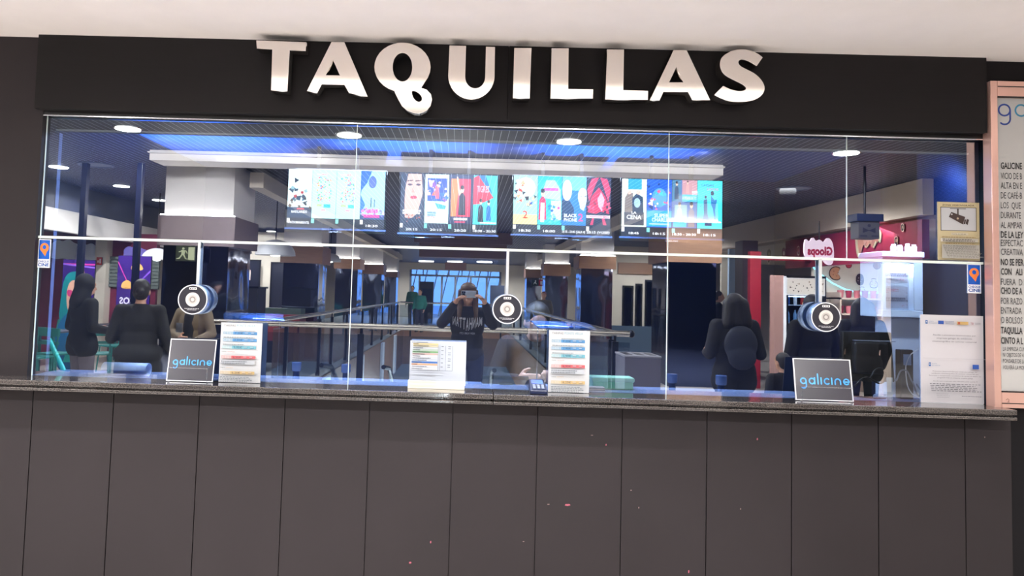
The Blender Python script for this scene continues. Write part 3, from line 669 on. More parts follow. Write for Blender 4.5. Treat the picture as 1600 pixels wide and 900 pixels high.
for py, s_ in ((545, 'LA EMPRESA CUM'), (554.5, 'NI OBJETOS DE VA'), (564, 'PONSABLE DE LA'), (574, 'VOLVERÁ LA MON')):
    p = P(1569, py+3, Yb); cv.text(s_, (p.x-ix0)/W, (p.z-iz0)/H, .0135, '#4b4b4e', (34/(FPX/(D+Yb)))/W)
cv.build('rules_sheet', INK, t, (ix0, Yb+.012, iz0), eps=.0001)
cv = Canvas(.03, .02); cv.stroke([(.004, .012), (.012, .018), (.02, .012), (.014, .006), (.02, .002), (.01, .002)], .0018, '#8a5a50'); cv.build('maker_mark', INKG, t, (ix0+.015, Yb-.001, bz0+.026))

# ================================================================== POSTER SCREENS (inside, hung from the ceiling)
def screen(px0, px1, pt, pb_, posters, label, squint=0):
    Y = 1.45; x0 = PX(px0, pt, Y); x1 = PX(px1, pt, Y); zt = PZ((px0+px1)/2, pt, Y); zb = PZ((px0+px1)/2, pb_, Y); W = x1-x0; H = zt-zb
    t = thing('poster_screen', label, 'screen', ((x0+x1)/2, Y, zb), 'film poster screens hanging in a row inside')
    sb = box('screen_body', GLOSSB, t, x0-.012, Y+.004, zb-.02, x1+.012, Y+.05, zt+.01, .003)
    box('lower_bezel', mat('bezel_blue_grey', (110, 130, 175), .25, .3), sb, x0-.014, Y-.004, zb+.0, x1+.014, Y+.01, zb+.012)
    cvt = Canvas(.1, .02); cvt.text('SAMSUNG', .5, .2, .5, '#cdd6e6', .9, 'c', bold=.02); cvt.build('brand_mark', INKG, sb, ((x0+x1)/2-.05, Y+.003, zb-.02))
    cv = Canvas(W, H-.012, '#20242c')
    ph0 = .17
    for i, fn in enumerate(posters):
        u0 = i*.25+.002; u1 = u0+.246; sub = Sub(cv, u0, ph0, u1, 1.0); fn(sub)
        cv.rect(u0, ph0-.085, u0+.03, ph0-.01, '#7fe0d8' if i % 3 else '#e6e0dc')
    cv.build('lit_display', SCREEN, t, (x0, Y+.003, zb+.012), eps=.00004)
    for k in (.3, .7): box('ceiling_bracket', BLACK, t, x0+W*k-.012, Y+.02, zt, x0+W*k+.012, Y+.04, BZ)
    return t
class Sub:
    def __init__(s, cv, u0, v0, u1, v1): s.cv, s.a = cv, (u0, v0, u1, v1)
    def m(s, u, v): a = s.a; return (a[0]+u*(a[2]-a[0]), a[1]+v*(a[3]-a[1]))
    def rect(s, u0, v0, u1, v1, c): p = s.m(u0, v0); q = s.m(u1, v1); s.cv.rect(*p, *q, c)
    def poly(s, pts, c): s.cv.poly([s.m(*p) for p in pts], c)
    def ell(s, u, v, ru, rv, c, **k): p = s.m(u, v); s.cv.ell(*p, ru*(s.a[2]-s.a[0]), rv*(s.a[3]-s.a[1]), c, **k)
    def text(s, t, u, v, h, c, w_, bold=.02): p = s.m(u, v); s.cv.text(t, *p, h*(s.a[3]-s.a[1]), c, w_*(s.a[2]-s.a[0]), 'c', bold)
    def dots(s, n, u0, v0, u1, v1, r, cols, seed=1): p = s.m(u0, v0); q = s.m(u1, v1); s.cv.dots(n, *p, *q, r*(s.a[2]-s.a[0]), cols, seed)
    def lines(s, n, u0, v0, u1, v1, c, seed=1): p = s.m(u0, v0); q = s.m(u1, v1); s.cv.lines(n, *p, *q, c, seed, .8)
    def times(s, t): s.text(t, .5, -.155, .05, '#f0f0f4', min(.95, .1*len(t)))
def figure(s, u, v, h, coat, skin='#e9c4a6', hair='#3a2a26'):
    s.poly([(u-.17*h, v), (u+.17*h, v), (u+.14*h, v+.42*h), (u+.05*h, v+.5*h), (u-.05*h, v+.5*h), (u-.14*h, v+.42*h)], coat)
    s.ell(u, v+.58*h, .085*h, .075*h, skin); s.ell(u, v+.63*h, .09*h, .05*h, hair)
def p_mono(s):
    s.rect(0, 0, 1, 1, '#d9f4f2'); s.rect(0, 0, 1, .22, '#26405a'); s.dots(16, .15, .3, .85, .8, .12, ['#17324a', '#24657e', '#0c1a26', '#8db3b8', '#b0303a'], 4); s.dots(14, .05, .2, .95, .4, .1, ['#1d4c66', '#cfe6e6', '#5a3f2c'], 8)
    s.text('BADLANDS', .5, .10, .05, '#f4f4f4', .65); s.rect(.4, .17, .7, .2, '#e23f52'); s.text('PRÓXIMAMENTE', .5, -.12, .05, '#f0f0f4', .85)
def p_fest(seed):
    def g(s):
        s.rect(0, 0, 1, 1, '#bdf4f2'); s.dots(70, .2, .35, .78, .85, .045, ['#e84d4d', '#29a3b8', '#f0a338', '#3b6fc0', '#58c470', '#e86f9a'], seed); s.text('NOVIEMBRE', .4, .89, .03, '#e86f7a', .45); s.rect(.2, .24, .42, .29, '#b5e08c'); s.rect(.5, .22, .78, .29, '#3fbcd0'); s.rect(.4, .15, .58, .19, '#f2a5ac')
    return g
def p_sea(s):
    s.rect(0, 0, 1, 1, '#a8ecf4'); s.poly([(0, 1), (.45, 1), (.25, .75), (.03, .6), (0, .5)], '#1f62d8'); s.poly([(0, .5), (.2, .3), (0, .1)], '#2f78d8'); s.ell(.48, .77, .17, .13, '#5468c8'); s.rect(.42, .25, .46, .45, '#30406c'); s.rect(.56, .25, .6, .42, '#30406c'); s.rect(0, 0, 1, .1, '#355080')
    s.dots(30, .02, .08, .98, .22, .07, ['#f4d8e8', '#f07ab8', '#8a6fc8'], 3); s.lines(1, .3, .12, .75, .22, '#f5349a', 3); s.lines(1, .15, .03, .88, .11, '#f5349a', 5); s.times('18:30')
def p_face(s):
    s.rect(0, 0, 1, 1, '#28323e'); s.poly([(.2, .1), (.14, .6), (.25, 1), (.85, 1), (.92, .6), (.72, .2), (.5, .1)], '#e8b49c'); s.poly([(.0, .2), (.16, .3), (.18, .7), (.3, 1), (.1, 1), (0, .8)], '#1c1a20'); s.poly([(.88, .3), (1, .2), (1, 1), (.85, 1), (.95, .7)], '#1c1a20')
    for u in (.38, .72): s.ell(u, .78, .1, .022, '#4a2e2c'); s.poly([(u-.13, .84), (u+.13, .86), (u+.12, .875), (u-.12, .865)], '#3a2422')
    s.ell(.54, .52, .14, .035, '#c8323e'); s.poly([(.5, .76), (.46, .62), (.6, .62)], '#d99c84'); s.lines(2, .1, .17, .9, .27, '#f0e6d8', 3); s.dots(20, .05, .02, .95, .18, .05, ['#8a4a3a', '#c86a4a', '#3a2a2a'], 2); s.times('20:15')
def p_pulp(s):
    s.rect(0, 0, 1, 1, '#cdf5f0'); s.rect(.1, .45, .93, .92, '#2a48b8'); s.dots(26, .12, .46, .9, .85, .12, ['#e8683c', '#f0b49c', '#8a4ad0', '#f5e0d0', '#3a70e0'], 5); figure(s, .52, .5, .5, '#c85a6a'); s.poly([(.42, .42), (.9, .36), (.85, .29), (.55, .3)], '#40a8c8'); s.rect(.1, .12, .45, .135, '#e86f6f'); s.lines(2, .12, .14, .5, .24, '#5a7a90', 3); s.times('20:15')
def p_rock(s):
    s.rect(0, 0, 1, 1, '#2c3858'); s.rect(.08, .15, .9, .92, '#e8324e'); s.poly([(.08, .15), (.08, .92), (.42, .92), (.3, .15)], '#f0883c'); s.poly([(.30, .96), (.36, .96), (.44, .7), (.52, .66), (.46, .5), (.36, .7)], '#f3c8a4'); figure(s, .55, .18, .9, '#1a1420'); s.lines(1, .22, .07, .8, .13, '#f4e8ec', 3); s.lines(1, .25, .02, .75, .06, '#e2476a', 5); s.times('20:20')
def p_tent(s):
    s.rect(0, 0, 1, 1, '#48d0e0'); s.poly([(0, .95), (.2, 1), (.85, .55), (.3, .42), (0, .4)], '#e0344e'); s.poly([(.2, 1), (.5, 1), (.82, .6)], '#1c78c0'); s.text('TIGRES', .4, .66, .13, '#f2c0cc', .52); figure(s, .32, .05, .7, '#14202c'); figure(s, .65, .08, .62, '#1f6fb8'); s.rect(.3, .02, .98, .05, '#d8f0f4'); s.times('18:00 - 20:30')
def p_kids(s):
    s.rect(0, 0, 1, 1, '#a8f2ee'); s.rect(0, 0, 1, .2, '#f4ea98'); s.ell(.5, .75, .42, .22, '#d8fbf4'); s.dots(18, .05, .35, .45, .9, .1, ['#d8442c', '#f0b07c', '#1c2430', '#f5e4cc'], 6); s.dots(10, .55, .35, .95, .6, .1, ['#2c5ad0', '#26242c', '#f0c8a0'], 9); s.text('2', .5, .12, .16, '#e8442c', .22); s.times('18:30')
def p_house(s):
    s.rect(0, 0, 1, 1, '#32c0d8'); s.poly([(.2, .55), (.2, .72), (.35, .92), (.7, .92), (.95, .72), (.95, .5)], '#b8eef2'); s.rect(.25, .7, .85, .76, '#e05ab0'); s.rect(.55, .1, .98, .5, '#c8ecf0'); s.dots(16, .4, .05, .98, .4, .1, ['#2890d0', '#1c5aa8', '#e23aa0', '#74e0e8'], 8); figure(s, .2, .1, .95, '#e0305e', hair='#2a1a20'); s.rect(.12, .05, .28, .45, '#f2f6f8'); s.times('18:00')
def p_mask(s):
    s.rect(0, 0, 1, 1, '#2c80d8'); s.rect(0, .72, 1, 1, '#78c8f0'); s.poly([(0, .1), (0, .5), (.2, .6), (.5, .35), (.5, .1)], '#163a60'); s.ell(.2, .72, .2, .22, '#f0f4f8'); s.ell(.85, .6, .2, .18, '#e4ecf2'); s.poly([(.7, .5), (.75, .35), (.9, .3), (1, .45), (1, .55)], '#c8d8e4'); s.poly([(.7, .63), (.82, .6), (.82, .585)], '#1a2c50'); s.poly([(.88, .58), (1, .63), (1, .6)], '#1a2c50')
    s.text('BLACK', .36, .17, .07, '#f2f6fa', .55); s.text('PHONE', .36, .08, .07, '#f2f6fa', .55); s.text('2', .78, .09, .16, '#f04a8a', .2); s.times('18:15 - 20:40 (SALA 4)')
def p_red(s):
    s.rect(0, 0, 1, 1, '#2c2c34'); s.poly([(.1, .5), (.02, .75), (.2, .97), (.5, 1), (.32, .8)], '#e03a58'); s.poly([(.9, .5), (1, .75), (.85, .97), (.55, 1), (.7, .8)], '#e03a58'); s.poly([(.2, .6), (.5, .8), (.8, .6), (.95, .25), (.6, .3), (.4, .25), (.05, .28)], '#d81c40'); s.poly([(.45, .55), (.6, .7), (.75, .55), (.65, .3), (.5, .4)], '#f0b0c4'); s.dots(12, .1, .25, .95, .5, .09, ['#f05a74', '#a81030', '#2a1018'], 4); s.rect(.0, .16, .98, .22, '#f4dfe4'); s.poly([(.15, .02), (.25, .16), (.32, .16), (.28, .02)], '#d8365a'); s.poly([(.7, .02), (.65, .16), (.75, .16), (.85, .02)], '#d8365a'); s.text('CHAINSAW MAN', .5, .17, .04, '#d8365a', .85); s.times('20:15 (VOSE)')
def p_cena(s):
    s.rect(0, 0, 1, 1, '#dff2dc'); s.rect(.25, .78, .8, 1, '#2ba0b8'); s.poly([(.1, .1), (.12, .6), (.25, .72), (.45, .7), (.5, .1)], '#8a7a68'); s.poly([(.45, .1), (.42, .6), (.6, .7), (.85, .62), (.9, .1)], '#2a3c4c'); s.ell(.3, .72, .09, .045, '#ecc0a8'); s.ell(.66, .72, .09, .045, '#ecc0a8'); s.ell(.62, .5, .13, .1, '#a8c8dc'); s.rect(.1, .03, .9, .3, '#4a4848')
    s.text('LA', .5, .27, .05, '#f2f2ee', .2); s.text('CENA', .5, .16, .09, '#f2f2ee', .6); s.text('18:45', .5, -.155, .05, '#f0f0f4', .4)
def p_super(s):
    s.rect(0, 0, 1, 1, '#1c5cd8'); s.ell(.5, .62, .3, .2, '#58a0ec'); s.dots(22, .05, .35, .95, .95, .11, ['#f0e4e8', '#10306c', '#3cc0dc', '#e05a80'], 7); s.rect(0, .02, 1, .35, '#30a8e0'); s.text('SUPER', .6, .21, .08, '#e4f4f8', .6); s.text('CHARLIE', .55, .12, .08, '#e4f4f8', .7); s.rect(.1, .06, .9, .08, '#c8e4f0'); s.times('18:15')
def p_love(s):
    s.rect(0, 0, 1, 1, '#5874a8'); s.rect(.0, .55, .35, 1, '#4a80a0'); s.rect(.4, .7, 1, 1, '#c09098'); s.rect(.4, .55, 1, .7, '#48b8d0'); s.text('A PESAR DE TI', .68, .60, .06, '#d8f4f8', .55); figure(s, .18, .6, .55, '#2c4868'); figure(s, .62, .72, .4, '#d8a0a0'); s.rect(.1, .1, .6, .48, '#9cb8b4'); figure(s, .3, .12, .62, '#ccc0bc', hair='#6a5048'); figure(s, .78, .02, .78, '#94888c'); s.rect(.05, .02, .58, .12, '#40bcd4'); s.times('18:30 - 20:30')
def p_dance(s):
    s.rect(0, 0, 1, 1, '#3fdcec'); s.text('CAIGAN', .4, .88, .05, '#30308c', .5); s.text('LOCAS', .62, .80, .05, '#c83a8c', .45); s.poly([(.25, .6), (.4, .62), (.42, .3), (.5, .15), (.42, .17), (.3, .2), (.2, .17), (.26, .3)], '#4a6a90'); s.ell(.33, .66, .05, .035, '#3a3a5a'); s.poly([(.55, .7), (.68, .6), (.8, .62), (.72, .4), (.75, .2), (.68, .2), (.62, .42), (.55, .5)], '#1f70b0'); s.ell(.6, .74, .07, .05, '#1f2a50'); s.dots(12, .1, .3, .95, .6, .03, ['#1c3c6c'], 4); s.rect(.3, .06, .58, .12, '#1c3c6c'); s.times('18:15')
screen(451, 603, 266, 360, [p_mono, p_fest(3), p_fest(5), p_sea], 'leftmost lit poster screen with two confetti patterned posters in the middle')
screen(627, 778, 273, 368, [p_face, p_pulp, p_rock, p_tent], 'second lit poster screen with a large face and a red guitarist poster')
screen(803, 955, 276, 370, [p_kids, p_house, p_mask, p_red], 'third lit poster screen ending in a red winged figure poster')
screen(972, 1129, 281, 374, [p_cena, p_super, p_love, p_dance], 'rightmost lit poster screen ending in a turquoise dancers poster')

# ================================================================== RIGHT END OF THE BOOTH
mon = thing('computer_monitor', 'black computer monitor seen from behind at the right end of the counter', 'monitor', (PX(1365, 600, .14), .2, ZC))
mx0, mx1 = PX(1318, 560, .14), PX(1402, 560, .14); mz0, mz1 = PZ(1360, 603, .14)+.0, PZ(1360, 519, .14)
MB().add([(mx0-.01, .14, mz0+.02), (mx1, .16, mz0+.02), (mx1, .20, mz0+.02), (mx0-.01, .18, mz0+.02), (mx0+.012, .17, mz1), (mx1, .19, mz1), (mx1, .22, mz1), (mx0+.012, .20, mz1)], [(0, 3, 2, 1), (4, 5, 6, 7), (0, 1, 5, 4), (1, 2, 6, 5), (2, 3, 7, 6), (3, 0, 4, 7)]).build('monitor_body', mat('monitor_black', (12, 12, 16), .3), mon, .006)
box('back_cover', mat('monitor_back', (20, 20, 26), .35), mon, mx0+.05, .125, mz0+.06, mx1-.05, .165, mz1-.05, .01)
box('back_ridge', mat('ridge_grey', (130, 140, 160), .3), mon, mx0+.06, .135, mz1-.047, mx1-.01, .168, mz1-.042)
box('stand_neck', BLACK, mon, mx0+.11, .15, ZC+.01, mx0+.15, .19, mz0+.1, .004)
MB().lathe((mx0+.13, .17, ZC), [(.095, 0), (.095, .006), (.05, .012), (.02, .014)], 28).build('stand_base', GLOSSB, mon, smooth=True)
cvl = Canvas(.09, .02); cvl.text('ADMIRAL', .5, .2, .6, '#d0d4dc', .9, 'c', bold=.03)
def wire(name, px, label, r=.0035, m_=None, Y=.1):
    pts = [P(a, b_, Y) for a, b_ in px]
    cu = bpy.data.curves.new(name, 'CURVE'); cu.dimensions = '3D'; cu.bevel_depth = r; cu.bevel_resolution = 3
    sp = cu.splines.new('BEZIER'); sp.bezier_points.add(len(pts)-1)
    for bp, p in zip(sp.bezier_points, pts): bp.co = (p.x, p.y, max(p.z, ZC+r)); bp.handle_left_type = bp.handle_right_type = 'AUTO'
    o = to_mesh(cu, name, m_ or mat('black_cable', (16, 16, 20), .3))
    return tag(o, label, 'cable')
wire('power_cable', [(1335, 603), (1352, 590), (1378, 598), (1384, 582), (1372, 576), (1360, 590)], 'black cable looping in front of the monitor stand', .0045)
wire('power_cable', [(1400, 595), (1412, 578), (1425, 596), (1440, 618), (1432, 600)], 'black cable hanging right of the monitor beside the card reader', .004, mat('grey_cable', (130, 140, 160), .3))
wire('data_cable', [(1436, 545), (1420, 558), (1416, 590), (1424, 614), (1437, 622)], 'white cable curving down from the white dispenser', .003, WHITEP)
t = thing('pin_pad', 'dark upright card reader between the monitor and the funding notice', 'card reader', (PX(1411, 600, .12), .12, ZC))
box('reader_body', mat('reader_black', (34, 36, 50), .25), t, PX(1404, 600, .12), .10, ZC, PX(1424, 600, .12), .15, PZ(1412, 546, .12), .005)
box('reader_screen', mat('reader_screen', (150, 175, 220), .15), t, PX(1408, 600, .12), .0975, PZ(1412, 570, .12), PX(1420, 600, .12), .1, PZ(1412, 553, .12))
t = thing('gift_card', 'small upright white and blue card leaning before the monitor', 'card', (PX(1390, 610, .04), .04, ZC))
box('card_panel', mat('pale_blue_card', (190, 215, 235), .4), t, PX(1386, 610, .04), .04, ZC, PX(1395, 610, .04), .045, PZ(1390, 590, .04))
# ticket cabinet
Yc = .42
t = thing('ticket_dispenser', 'tall white dispenser cabinet with clear trays of pinkish tickets at the right inside', 'dispenser', (PX(1408, 500, Yc), Yc, PZ(1408, 495, Yc)))
k0, k1 = PX(1374, 440, Yc), PX(1437, 440, Yc); kz0, kz1 = PZ(1408, 496, Yc), PZ(1408, 397, Yc)
cb = MB(); cb.box(k0, Yc+.02, kz0, k1, Yc+.2, kz1-.02).box(k0, Yc-.03, kz1-.04, k1, Yc+.02, kz1-.02).box(k0, Yc-.03, kz0, k1, Yc+.02, kz0+.04).box(k0, Yc-.03, kz0+.04, k0+.02, Yc+.02, kz1-.04).box(k1-.05, Yc-.03, kz0+.04, k1, Yc+.02, kz1-.04)
cb.build('cabinet_body', mat('dispenser_white', (205, 222, 240), .3), t, .004)
box('cabinet_top', mat('dispenser_top', (225, 235, 246), .3), t, k0-.006, Yc-.04, kz1-.02, k1+.004, Yc+.21, kz1+.012, .004)
for i, (z0, z1) in enumerate(((kz0+.19, kz1-.05), (kz0+.05, kz0+.17))):
    cv = Canvas(k1-k0-.08, z1-z0, '#d5d9ea'); cv.dots(40, .04, .1, .96, .92, .03, ['#e56a86', '#ffffff', '#8d9ac0', '#c8506c', '#5a6a98'], 20+i); cv.lines(2, .05, .75, .6, .9, '#d9506e', i); cv.lines(2, .05, .3, .95, .5, '#5d6890', i+5, .8)
    cv.build('ticket_tray', INK, t, (k0+.026, Yc+.0185, z0))
lamp('AREA', 'tray_fill', ((k0+k1)/2-.01, Yc-.024, kz1-.06), .5, (.92, .95, 1), .16, (0, .5, -1), size_y=.01)  # fill lamp added so the dispenser front looks bright
box('clear_door', ACRYL, t, k0+.02, Yc-.032, kz0+.04, k1-.05, Yc-.028, kz1-.04)
MB().box(PX(1392, 520, Yc), Yc, ZC-.09, PX(1440, 520, Yc), Yc+.16, kz0).build('pedestal', mat('dispenser_base', (196, 208, 226), .35), t, .006)
for i, (a, h_) in enumerate(((1396, 12), (1406, 10), (1418, 14), (1428, 12))):
    x = PX(a, 390, Yc+.05); tag(MB().lathe((x, Yc+.05, kz1+.012), [(.014, 0), (.016, .004), (.016, .032), (.012, .036), (.012, .02+h_*.0022)], 14).build('small_jar', WHITEP, None, smooth=True), ('small white jar standing leftmost on the dispenser top', 'small white jar standing second from left on the dispenser top', 'small white jar standing third from left on the dispenser top', 'small white jar standing rightmost on the dispenser top')[i], 'jar', 'jars on the ticket dispenser')

# ================================================================== THE HALL BEHIND THE CAMERA (what the glass mirrors)
def hy(d): return -(d-D)
def hx(px, d, py=457): return V(px, py, d).x
def hz(px, py, d): return V(px, py, d).z
CEILM = slat_mat('slatted_ceiling', '#0a1538', '#e4ecf8', .085, .055)
ch_ = MB(); ch_.box(-16, hy(5.1), CEIL, 16, -48, CEIL+.1); struct(ch_, 'ceiling_hall', CEILM)
struct(MB().box(-16, SOFF_Y, CEIL-.012, 12, -3.6, CEIL-.002), 'ceiling_fill_strip', mat('glow_fill_white', (235, 228, 222), .6, emit=.72))  # unseen glowing panel, added for the steel letters to reflect
# white bulkhead ring over the columns
bw = MB(); bx_l, bx_r = hx(236, 9.5, 250), hx(1128, 9.5, 262)
bw.box(bx_l, hy(9.45), 3.165, bx_r, hy(9.9), CEIL-.002)
struct(bw, 'trim_20', mat('bulkhead_white', (236, 230, 226), .6))
MB().box(bx_l+.05, hy(9.44), CEIL-.03, bx_r-.05, hy(9.40), CEIL-.012)
struct(MB().box(bx_l, hy(9.45), CEIL-.05, bx_r, hy(9.38), CEIL-.035), 'trim_21', mat('cove_ledge', (236, 232, 228), .5))
for i in range(7):
    x = bx_l+.5+(bx_r-bx_l-1)*i/6
    lamp('SPOT', 'bulkhead_washer', (x, hy(8.6), CEIL-.02), 60, (1, .95, .9), .05, (0, -1, -.22), 110)
for s_, X in ((-1, -3.05), (1, 3.1)):
    struct(MB().box(X-.1, hy(10.5), 2.98, X+.1, hy(34), 3.2), 'trim_%d' % (22+(s_ > 0)), mat('side_bulkhead', (190, 178, 164), .6))
struct(MB().box(-1.35, hy(21), 2.55, 1.15, hy(21.6), 3.28), 'trim_26', WOODD)
struct(MB().box(-1.5, hy(20.9), 2.95, 1.3, hy(21), 3.28), 'trim_27', WOODD)

# columns: mirrored core, wooden collar, lit white capital
def column(pxl, pxr, py_band_t, py_band_b, d, label, dark=False, wood=WOOD, depth=1.0, cap_inset=.05):
    x0, x1 = hx(pxl, d, 400), hx(pxr, d, 400); pm = (pxl+pxr)/2; zt = hz(pm, py_band_t, d); zb = hz(pm, py_band_b, d)
    y0 = hy(d); y1 = hy(d+depth); w_ = x1-x0
    t = thing('column', label, 'column', ((x0+x1)/2, (y0+y1)/2, 0), 'mirror clad columns along the concourse')
    i_ = .07*w_
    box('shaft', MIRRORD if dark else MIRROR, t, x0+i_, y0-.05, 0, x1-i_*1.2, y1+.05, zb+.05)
    box('wood_collar', wood, t, x0, y0, zb, x1, y1, zt)
    cp = box('capital', mat('capital_white', (214, 208, 206), .6), t, x0+cap_inset*w_, y0-.07, zt-.02, x1-cap_inset*w_, y1+.06, CEIL-.01)
    lb = MB(); lb.box(x0+.02, y0-.015, zt, x1-.02, y0-.045, zt+.015)
    lb.build('cove_strip', LED, cp)
    return t
DWOOD = mat('grey_brown_band', (104, 90, 92), .5, var=.1)
column(244, 365, 337, 384, 10.2, 'nearest mirror clad column with a tall lit white top and dark brown band, left', wood=DWOOD, depth=1.15)
column(438, 504, 384, 411, 16.2, 'mirror clad column with wood collar, second in the left row')
column(522, 563, 404, 420, 21.6, 'mirror clad column with wood collar, third in the left row')
column(566, 600, 413, 428, 27, 'mirror clad column with wood collar, fourth in the left row')
column(601, 622, 424, 433, 32.5, 'mirror clad column with wood collar, fifth and farthest in the left row')
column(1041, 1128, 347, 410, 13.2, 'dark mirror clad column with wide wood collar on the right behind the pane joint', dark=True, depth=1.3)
column(905, 963, 400, 420, 19.5, 'mirror clad column with wood collar, second in the right row')
column(850, 892, 412, 431, 25, 'mirror clad column with wood collar, third in the right row')
column(822, 849, 420, 434, 31, 'mirror clad column with wood collar, farthest in the right row')

# downlights in the slatted ceiling
def downlight(px, py, on, label, W=DOWN_W, r=.135):
    d_ = FW*FPX + RT*(px-CX) - UP*(py-CY); k = (CEIL-EYE)/d_.z; p = CAM+d_*k; loc = Vector((p.x, -(p.y), CEIL))
    t = tag(MB().lathe((loc.x, loc.y, CEIL-.012), [(r*1.15, 0), (r*1.2, .012)], 24).build('ceiling_light', CHROME, None, loc=loc, smooth=False), label, 'ceiling light', 'round downlights in the slatted ceiling')
    MB().lathe((loc.x, loc.y, CEIL-.018), [(r, 0), (r, .008)], 24).build('lens', mat('lamp_lens', (255, 248, 235), .4, emit=12), t)
    if on: lamp('SPOT', 'downlight_lamp', (loc.x, loc.y, CEIL-.03), W, (1, .96, .94), .01, (0, 0, -1), 165, .4)
for px, py, n_ in ((200, 200, 'leftmost'), (546, 210, 'second from left'), (889, 220, 'third from left'), (1322, 238, 'rightmost')):
    downlight(px, py, True, 'large bright round downlight, %s of the row nearest the glass' % n_, DOWN_W*{'leftmost': 1, 'second from left': 1, 'third from left': .8, 'rightmost': .3}[n_])
for px, py, l_ in ((92, 260, 'round downlight mirrored left of the dark posts near the pane edge'), (190, 290, 'round downlight mirrored between the two thin dark posts'), (362, 341, 'round downlight mirrored just right of the nearest column'), (115, 322, 'round downlight mirrored above the white fascia at far left'),
                   (178, 336, 'round downlight mirrored above the white fascia, left of the second dark post'), (231, 347, 'round downlight mirrored above the white fascia beside the nearest column'), (395, 353, 'round downlight mirrored above the white dome lamps'), (424, 361, 'small round downlight mirrored beside the left large dome lamp'), (249, 312, 'round downlight half hidden behind the nearest column capital')):
    downlight(px, py, (px, py) in ((92, 260), (190, 290), (395, 353)), l_)
for px, py in ((1178, 262), (1010, 300)):
    pass
for x, y in ((0, -39), (-3.5, -38), (3.5, -38), (3.6, -8.2), (-5.2, -8.5), (4.9, -7.6), (-1, -20), (1, -28), (0, -36), (5, -15), (5.4, -20), (-5.4, -16), (-5.4, -24), (5.2, -28), (-8.5, -9.5)):
    lamp('SPOT', 'hall_fill', (x, y, 3.24), HALL_W, (1, .96, .92), .12, (0, 0, -1), 165, .4)  # lamps added without fixtures to lift columns, walls and fascias
for px, py, l_ in ((150, 257, 'large unlit round ceiling ring mirrored between the dark posts'), (1240, 294, 'large unlit round ceiling ring mirrored above the beige shop fascia')):
    d_ = FW*FPX + RT*(px-CX) - UP*(py-CY); k = (CEIL-EYE)/d_.z; p = CAM+d_*k; r_ = .25
    tag(MB().lathe((p.x, -p.y, CEIL-.015), [(r_, .015), (r_, 0), (r_*.88, 0), (r_*.88, .012)], 30).build('ceiling_ring', mat('grey_ring', (120, 128, 150), .4), None, loc=(p.x, -p.y, CEIL)), l_, 'ceiling grille')
# unseen fill lights added over the concourse to brighten floor and soffit
for i, x in enumerate((-3.2, -1.1, 1.1, 3.2)):
    t = tag(MB().lathe((x, -6.2, CEIL-.012), [(.16, 0), (.17, .012)], 24).build('ceiling_light', CHROME, None, loc=(x, -6.2, CEIL)), ('recessed', 'second recessed', 'third recessed', 'fourth recessed')[i]+' fill light added behind the photographer, counted from the left', 'ceiling light', 'fill lights added over the concourse')
    lamp('SPOT', 'concourse_fill', (x, -6.2, CEIL-.03), SOFFIT_W*(1.2, 1, .7, .25)[i], (1, .96, .94), .1, (0, 0, -1), 165, .4)

# side fascias and shop walls
X1 = 6.2
struct(MB().box(X1, hy(10.05), 2.80, X1+.15, hy(24), CEIL-.005), 'trim_30', BEIGE)
struct(MB().box(X1+.15, hy(10.05), 2.74, 12, hy(24), 2.80), 'trim_31', mat('shop_soffit', (170, 158, 146), .6))
struct(MB().box(-7.2, hy(9.5), 2.42, -7.05, hy(22), 2.80), 'trim_32', mat('white_fascia', (232, 226, 220), .5))
struct(MB().box(-7.2, hy(5.2), 2.80, -7.12, hy(22), CEIL-.005), 'trim_33', mat('dark_fascia', (40, 44, 62), .5))
struct(MB().box(-13, hy(9.5), 2.6, -7.2, hy(22), 2.7), 'trim_34', mat('court_soffit', (60, 54, 66), .6))
for x in (-7.12,):
    for k in range(5): lamp('SPOT', 'fascia_washer', (x+.9, hy(10.5+k*2.4), CEIL-.05), 8, (1, .96, .92), .05, (-1, 0, -.75), 100)

# ---- left: food court
MAROON = mat('maroon_wall', (112, 34, 62), .5)
struct(MB().box(-14, hy(15.5), 0, hx(243, 15.5), hy(15.6), 2.6), 'wall_food_court', MAROON)
struct(MB().box(hx(243, 22), hy(22), 0, hx(470, 22)-.0, hy(22.1), 3.2), 'wall_far_left', CREAM)
struct(MB().box(-16, .1, 0, -15.9, -48, CEIL), 'wall_hall_left', mat('hall_wall', (150, 140, 134), .6))
struct(MB().box(12, .1, 0, 12.1, -48, CEIL), 'wall_hall_right', mat('hall_wall', (150, 140, 134), .6))
def facing(name, W, H, px, py, d, draw, label, cat, group=None, thick=.03, border=None, m_=None, bg='#ffffff', up=None):
    """flat board in the hall facing the ticket glass; px,py = its mirrored left-bottom... given by centre"""
    c = V(px, py, d); t = thing(name, label, cat, (c.x, c.y, c.z-H/2), group)
    box('board', border or BLACK, t, c.x-W/2, c.y-thick, c.z-H/2, c.x+W/2, c.y, c.z+H/2)
    cv = Canvas(W*.985, H*.985, bg); draw(cv); cv.build('print', m_ or INKG, t, (c.x+W*.985/2, c.y+.001, c.z-H*.985/2), (-1, 0, 0), (0, 0, 1), eps=.0006)
    return t
def nacho(cv):
    cv.rect(0, 0, 1, 1, '#38216e'); cv.poly([(0, .7), (.5, .35), (.52, .38), (0, .74)], '#7a50c0'); cv.poly([(1, .9), (.45, .2), (.48, .2), (1, .86)], '#c8409a')
    for a, b in ((.45, .78), (.72, .42)): cv.poly(smooth_loop([(a-.22, b-.06), (a+.18, b-.07), (a+.12, b+.07), (a-.05, b+.12), (a-.2, b+.02)]), '#d8a860'); cv.poly([(a-.15, b-.055), (a+.12, b-.06), (a, b-.04)], '#b07838')
    cv.text('TACOS', .5, .06, .13, '#e4e0f2', .8, 'c', bold=.03)
